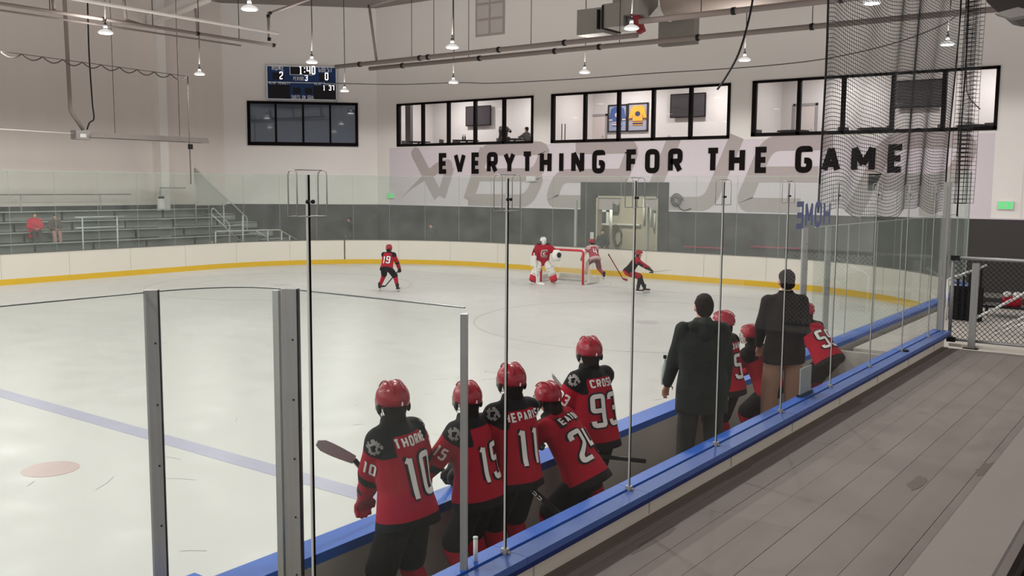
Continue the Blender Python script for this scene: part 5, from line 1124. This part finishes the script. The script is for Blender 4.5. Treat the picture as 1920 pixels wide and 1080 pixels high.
# sticks held at the bench
Xp = lambda x, y, X: tuple(at(x, y, 0, X))
stick(Xp(790, 1010, -4.62), Xp(664, 862, -4.72), Xp(590, 828, -4.78), 'grey-bladed stick resting over the boards in front of the number 10 player', STKG)
stick(Xp(905, 985, -4.6), Xp(826, 876, -4.75), Xp(790, 858, -4.8), 'dark stick blade showing between the number 10 and number 15 players', STK)
stick(Xp(1105, 800, -4.6), Xp(1068, 742, -4.75), Xp(1030, 706, -4.8), 'stick blade raised in front of the number 93 player', mat('stick_pale', s2l(170, 170, 166), .5))
stick(Xp(1208, 864, -3.75), Xp(1090, 852, -4.1), Xp(1060, 850, -4.3), 'black stick held level behind the number 93 player', STK, STK)
stick(Xp(1052, 968, -3.7), Xp(975, 895, -4.0), Xp(955, 870, -4.1), 'black stick with white lettering sloping below the number 24 player', STK, STK, brand=('CCM', .45))
def clothed(loc, yaw, label, coat, trou, shoe=True, vox=.016, coat_len=.2, hairm=HAIR, cap=None, bulk=1, group=None, seated=False, hairlong=False, **kw):
    r = root('person', loc, label, 'person', group, rz=yaw); f = pose(sk=.03, **kw); k = f.k; body(r, f, min(vox, .014) if vox < .02 else vox)
    m = MB(); hm = f.hip-f.up*coat_len*k; b_ = bulk
    m.loft([(hm, f.rt, f.fw, .218*k*b_, .165*k*b_), (f.hip, f.rt, f.fw, .21*k*b_, .155*k*b_), (f.waist, f.rt, f.fw, .19*k*b_, .13*k*b_), (f.chest, f.rt, f.fw2, .208*k*b_, .14*k*b_), (f.chest+f.up2*.1*k, f.rt, f.fw2, .2*k*b_, .12*k), (f.chest+f.up2*.165*k, f.rt, f.fw2, .14*k, .1*k), (f.neck+f.up2*.01*k, f.rt, f.fw2, .078*k, .075*k), (f.neck+f.up2*.045*k, f.rt, f.fw2, .07*k, .07*k)], 24)
    for i, s in enumerate((-1, 1)):
        m.caps(f.neck-f.up2*.03*k, f.sh[i]-f.up2*.01*k, .065*k, .072*k); m.caps(f.sh[i]-f.rt*s*.04*k, f.sh[i]-f.up2*.02*k, .075*k, .074*k); m.caps(f.sh[i], f.el[i], .078*k*b_, .064*k*b_); m.caps(f.el[i], f.wr[i].lerp(f.el[i], .06), .064*k*b_, .046*k*b_)
    for v_ in range(len(m.v)): m.v[v_] = m.v[v_]+noise.noise_vector(m.v[v_]*6)*.014*k
    garment(r, 'jacket', m, vox, coat)
    m = MB(); m.loft([(f.hip+f.up*.1*k, f.rt, f.fw, .16*k, .12*k), (f.hip, f.rt, f.fw, .178*k, .135*k), (f.hip-f.up*.09*k, f.rt, f.fw, .15*k, .12*k)], 18)
    for i in (0, 1): m.caps(f.hp[i]-V((0, 0, .06*k)), f.kn[i], .098*k, .09*k); m.caps(f.kn[i], f.an[i]+V((0, 0, .02)), .088*k, .075*k)
    garment(r, 'trousers', m, max(vox, .016), trou)
    for i in (0, 1): skate(r, f, i, True)
    h = f.head; R = f.hrot; mb = MB(); mb.ell(h+R@V((0, -.022, .04))*k, .082*k, .099*k, .09*k, R); mb.ell(h+R@V((0, -.042, -.012))*k, .074*k, .066*k, .074*k, R)
    if hairlong: mb.caps(h+R@V((0, -.05, 0))*k, h+R@V((0, -.07, -.2))*k, .08*k, .05*k)
    for v_ in range(len(mb.v)): mb.v[v_] = mb.v[v_]+noise.noise_vector(mb.v[v_]*26)*.014*k
    garment(r, 'hair', mb, .012 if vox < .02 else .02, hairm, None, 1)
    if cap:
        c = MB(); c.ell(h+R@V((0, -.01, .075))*k, .09*k, .108*k, .07*k, R); c.bar(h+R@V((0, .08, .06))*k, h+R@V((0, .17, .045))*k, .12*k, .012); garment(r, 'cap', c, .014, cap)
    return r, f
coatg = mat('coat_dark_green', s2l(32, 38, 36), .7, spec=.12, noise_amt=.35, scale=14, bump=.5); coatb = mat('coat_black', s2l(24, 22, 23), .75, spec=.1, noise_amt=.2, scale=6, bump=.3)
khaki = mat('trousers_khaki', s2l(140, 108, 92), .8, bump=.2); slate = mat('trousers_slate', s2l(48, 50, 48), .8, bump=.2)
dkc = mat('coat_charcoal', s2l(58, 58, 60), .8, bump=.2); rdj = mat('coat_crimson', s2l(196, 30, 56), .7, bump=.3)
r, f = clothed((-3.64, 7.86, .68), yw(-.6, .8), 'adult in bulky dark green hooded coat standing behind the players', coatg, slate, H=1.86, hip=.97, lean=.04, wr=((-.27, .22, .95), (.24, .12, .85)), hd=(.05, .0), bulk=1.08, coat_len=.22, elb=((-.6, -.6, -.5), (.6, -.5, -.5)))
k = f.k; m = MB(); m.caps(f.neck-f.fw2*.09*k-f.rt*.1*k-f.up2*.03, f.neck-f.fw2*.09*k+f.rt*.1*k-f.up2*.03, .05*k, .05*k, 12); m.caps(f.neck-f.fw2*.1*k-f.up2*.1*k, f.neck-f.fw2*.1*k, .075*k, .06*k, 12); garment(r, 'hood', m, .014, coatg)
w_ = f.wr[0]; t = wm(r) @ (w_+V((-.02, .06, .03)))
tb = root('gear_bundle', t, 'clear bottle held by the adult in the dark green coat', 'bottle'); MB().loft([(t+V((0, 0, z)), (1, 0, 0), (0, 1, 0), q, q) for z, q in ((-.06, .03), (.1, .035), (.15, .03), (.17, .014), (.2, .014))], 12).build('bottle_body', mat('clear_plastic', s2l(190, 200, 196), .15), tb); tb.name = 'drink_bottle'; MB().tube([t+V((0, 0, .19)), t+V((0, 0, .22))], .017, 10).build('cap', black, tb)
r, f = clothed((-3.66, 9.97, .68), yw(-.62, .78), 'man in black jacket and light brown trousers standing at the bench, seen from behind', coatb, khaki, H=1.93, hip=.98, lean=.02, wr=((-.18, .25, 1.0), (.18, .25, 1.0)), hd=(.0, .0), coat_len=.13, bulk=1.0)
MB().loft([(f.neck+f.up2*.03*f.k, f.rt, f.fw2, .068, .068), (f.neck+f.up2*.055*f.k, f.rt, f.fw2, .064, .066)], 16).build('collar', NUMW, r, True)
# skaters on the ice
player((-21.7, 22.45, 0), yw(-.45, .9), 'skater in red number 19 jersey and black pants gliding on the ice, seen from behind', '19', None, vox=.02, H=1.72, hip=.84, lean=.5, wr=((-.2, .5, .85), (.32, .35, .75)), hd=(-.3, 0), feet=((-.33, .1), (.36, -.05)), arm_no=False, hipoff=(0, -.12), cage=False, jm=J_RED)
stick((-21.55, 22.9, .75), (-22.45, 23.1, .08), (-22.72, 23.02, .05), 'stick of the number 19 skater', STK, STK)
gt_ = root('person', (-19.28, 27.9, 0), 'goalkeeper in red jersey, white mask and white leg pads before the goal', 'person', rz=yw(.8, -.62))
f = pose(H=1.8, hip=.86, lean=.3, wr=((-.42, .3, 1.0), (.44, .22, .8)), feet=((-.42, .05), (.42, .05)), hd=(.35, .05), hipoff=(0, -.08), elb=((-1, -.2, -.4), (1, -.2, -.3))); k = f.k; body(gt_, f, .024, False)
m = MB(); m.loft([(f.hip-f.up*.16*k, f.rt, f.fw, .27, .23), (f.waist, f.rt, f.fw, .285, .23), (f.chest, f.rt, f.fw2, .31, .21), (f.chest+f.up2*.12, f.rt, f.fw2, .27, .17), (f.neck, f.rt, f.fw2, .1, .1)], 24)
for i, s in enumerate((-1, 1)): m.caps(f.sh[i], f.el[i], .135, .115); m.caps(f.el[i], f.wr[i].lerp(f.el[i], .25), .115, .095)
jo, me = garment(gt_, 'jersey', m, .02, J_RED, lambda p: (p-f.chest).dot(f.up2)-.225)
bvh = BVHTree.FromPolygons([v.co.copy() for v in me.vertices], [tuple(p.vertices) for p in me.polygons])
decal(jo, bvh, 'C', f.chest-f.up*.06+f.fw*.2, -f.rt, f.up, .27, .19, .055, NUMW, 'chest_emblem', 0, .02, .008); decal(jo, bvh, 'C', f.chest-f.up*.06+f.fw*.2, -f.rt, f.up, .24, .175, .028, NUMK, 'chest_emblem', 0, .02, .014); decal(jo, bvh, 'C', f.chest-f.up*.06+f.fw*.2, -f.rt, f.up, .1, .06, .03, NUMW, 'chest_emblem', 0, .02, .010)
padw = mat('pad_white', s2l(222, 220, 214), .5, noise_amt=.08); padr = mat('pad_red', s2l(186, 30, 48), .5)
for i, s in enumerate((-1, 1)):
    up = (f.kn[i].lerp(f.hp[i], .45)); an = f.an[i]; ax = (up-an).normalized(); fr = V((0, 1, 0)); fr = (fr-ax*fr.dot(ax)).normalized(); sd = fr.cross(ax)
    m = MB(); m.loft([(an-V((0, 0, .06))+fr*.1, sd, fr, .13, .07), (an+ax*.15+fr*.07, sd, fr, .14, .075), (an.lerp(up, .5)+fr*.09, sd, fr, .15, .08), (an.lerp(up, .6)+fr*.1, sd, fr, .155, .09), (up+fr*.08, sd, fr, .14, .06)], 16); pd = m.build('leg_pad', padw, gt_, True)
    MB().loft([(an-V((0, 0, .065))+fr*.105, sd, fr, .135, .072), (an+ax*.17+fr*.08, sd, fr, .146, .078)], 16).build('toe_panel', padr, pd, True)
    for u_ in (.4, .65, .85): MB().bar(an.lerp(up, u_)+fr*.17-sd*.13, an.lerp(up, u_)+fr*.17+sd*.13, .02, .012).build('pad_roll', mat('pad_grey', s2l(150, 150, 150), .6), pd, True)
    skate(gt_, f, i)
m = MB(); m.loft([(f.hip+f.up*.05, f.rt, f.fw, .2, .16), (f.hip-V((0, 0, .1)), f.rt, V((0, 1, 0)), .2, .16)], 18)
for i in (0, 1): m.caps(f.hp[i], f.kn[i].lerp(f.hp[i], .2), .14, .13)
garment(gt_, 'hockey_pants', m, .024, padw)
o = MB().loft([(f.wr[0]+V((0, .05, -.17)), (1, 0, 0), (0, 1, 0), .12, .07), (f.wr[0]+V((0, .07, .0)), (1, 0, 0), (0, 1, 0), .19, .1), (f.wr[0]+V((0, .07, .12)), (1, 0, 0), (0, 1, 0), .18, .1), (f.wr[0]+V((0, .05, .24)), (1, 0, 0), (0, 1, 0), .1, .07)], 14).build('catching_glove', padw, gt_, True)
MB().ell(f.wr[0]+V((-.06, .15, .06)), .09, .05, .1).build('glove_pocket', black, o, True)
MB().bar(f.wr[1]+V((0, .05, -.2)), f.wr[1]+V((0, .05, .18)), .2, .07, (0, 1, 0)).build('blocker', padw, gt_, True)
helmet(gt_, f, HELW, False, True)
wr_ = wm(gt_) @ (f.wr[1]+V((.0, .08, -.1))); hl = wm(gt_) @ V((.34, .5, .05)); stick(wr_+V((0, 0, .5)), hl+V((0, 0, .02)), hl+V((.25, .1, 0)), 'goalkeeper stick held low before the leg pads', padw, padw)
player((-18.85, 30.75, 0), yw(-.8, .6), 'skater bending behind the goal, seen through its net', '4', None, vox=.022, jm=J_WHITE, pants=mat('pants_mauve', s2l(112, 78, 80), .8), sock=J_WHITE, trim='hem', H=1.75, hip=.8, lean=.6, wr=((-.3, .5, .8), (.3, .6, .85)), feet=((-.25, .2), (.3, -.35)), hipoff=(0, -.1), arm_no=False, cage=False)
stick((-18.3, 30.9, .95), (-17.45, 30.55, .1), (-17.2, 30.5, .05), 'dark red stick trailing behind the goal on the right', mat('stick_red', s2l(120, 34, 40), .5), MATS['stick_red'])
player((-15.25, 27.35, 0), yw(.85, .5), 'skater in black jersey and red pants crouching low right of the goal', None, None, vox=.022, jm=J_DARK, pants=PANTS_R, sock=SOCKB, H=1.72, hip=.74, lean=.6, side=0, wr=((-.05, .75, .72), (.2, .78, .7)), feet=((-.1, .42), (.16, .18)), hipoff=(0, -.15), hd=(0, .1), arm_no=False, cage=False, glv=(GLV, GLV))
stick(tuple(at(1218, 511, 1, 27.75)), tuple(at(1248, 507, 1, 27.9)), tuple(at(1259, 505, 1, 27.9)), 'stick held out to the right by the crouching skater', STKG, STKG)
# spectators and staff
sit = dict(hip=.49, lean=.22, feet=((-.12, .48), (.12, .5)), wr=((-.1, .42, .68), (.12, .42, .68)), knee=(0, .3, 1), hipoff=(0, 0))
c = at(67, 455, 0, -37.3); clothed((-37.35, c.y-.0, 1.08), yw(.95, -.25), 'spectator in bright red jacket and dark trousers sitting on the bleachers', rdj, dkc, vox=.024, H=1.72, bulk=1.25, hairlong=True, **sit)
c = at(100, 455, 0, -37.3); clothed((-37.35, c.y+.1, 1.08), yw(.95, -.25), 'spectator in dark coat sitting beside the one in the red jacket', mat('coat_brown', s2l(84, 70, 68), .8), mat('trousers_pink', s2l(170, 130, 130), .8), vox=.024, H=1.6, bulk=1.05, hairlong=True, **sit)
c = at(655, 410, 1, 34.2)
clothed((c.x, 34.2, 0), yw(-.6, -.5), 'dark figure walking behind the far boards below the corner window', dkc, dkc, vox=.026, H=1.88, feet=((-.25, .12), (.25, -.12)), group=None)
c = at(808, 425, 1, 33.6); clothed((c.x, 33.6, 0), yw(.5, -.9), 'person in dark coat standing behind the end boards below the mural mark', dkc, slate, vox=.026, H=1.74)
c = at(1130, 430, 1, 34.3); clothed((c.x, 34.3, 0), yw(.5, -.85), 'man in dark sweater standing at the service doorway behind the boards', mat('sweater_grey', s2l(70, 74, 74), .8), slate, vox=.024, H=1.74, wr=((-.15, .25, 1.05), (.15, .25, 1.05)))
for px, lb, ct, dx, cp in ((941, 'person in dark jacket seated in the first lounge, facing the rink', mat('jacket_dim', s2l(48, 46, 48), .8), .9, None), (990, 'person in grey top and cap seated at the lounge table, seen from the side', mat('top_grey', s2l(92, 90, 92), .8), -1, mat('cap_dark', s2l(40, 38, 40), .8))):
    c = at(px, 262, 1, 37.2 if cp else 37.4); clothed((c.x, 37.2 if cp else 37.5, 4.98 if cp else 5.32), yw(dx, -.5 if not cp else .05), lb, ct, slate, vox=.024, H=1.75, bulk=1.2 if not cp else 1, cap=cp, hip=.55, lean=.15, feet=((-.12, .4), (.12, .4)), wr=((-.12, .5, .9), (.15, .5, .9)), knee=(0, .3, 1))
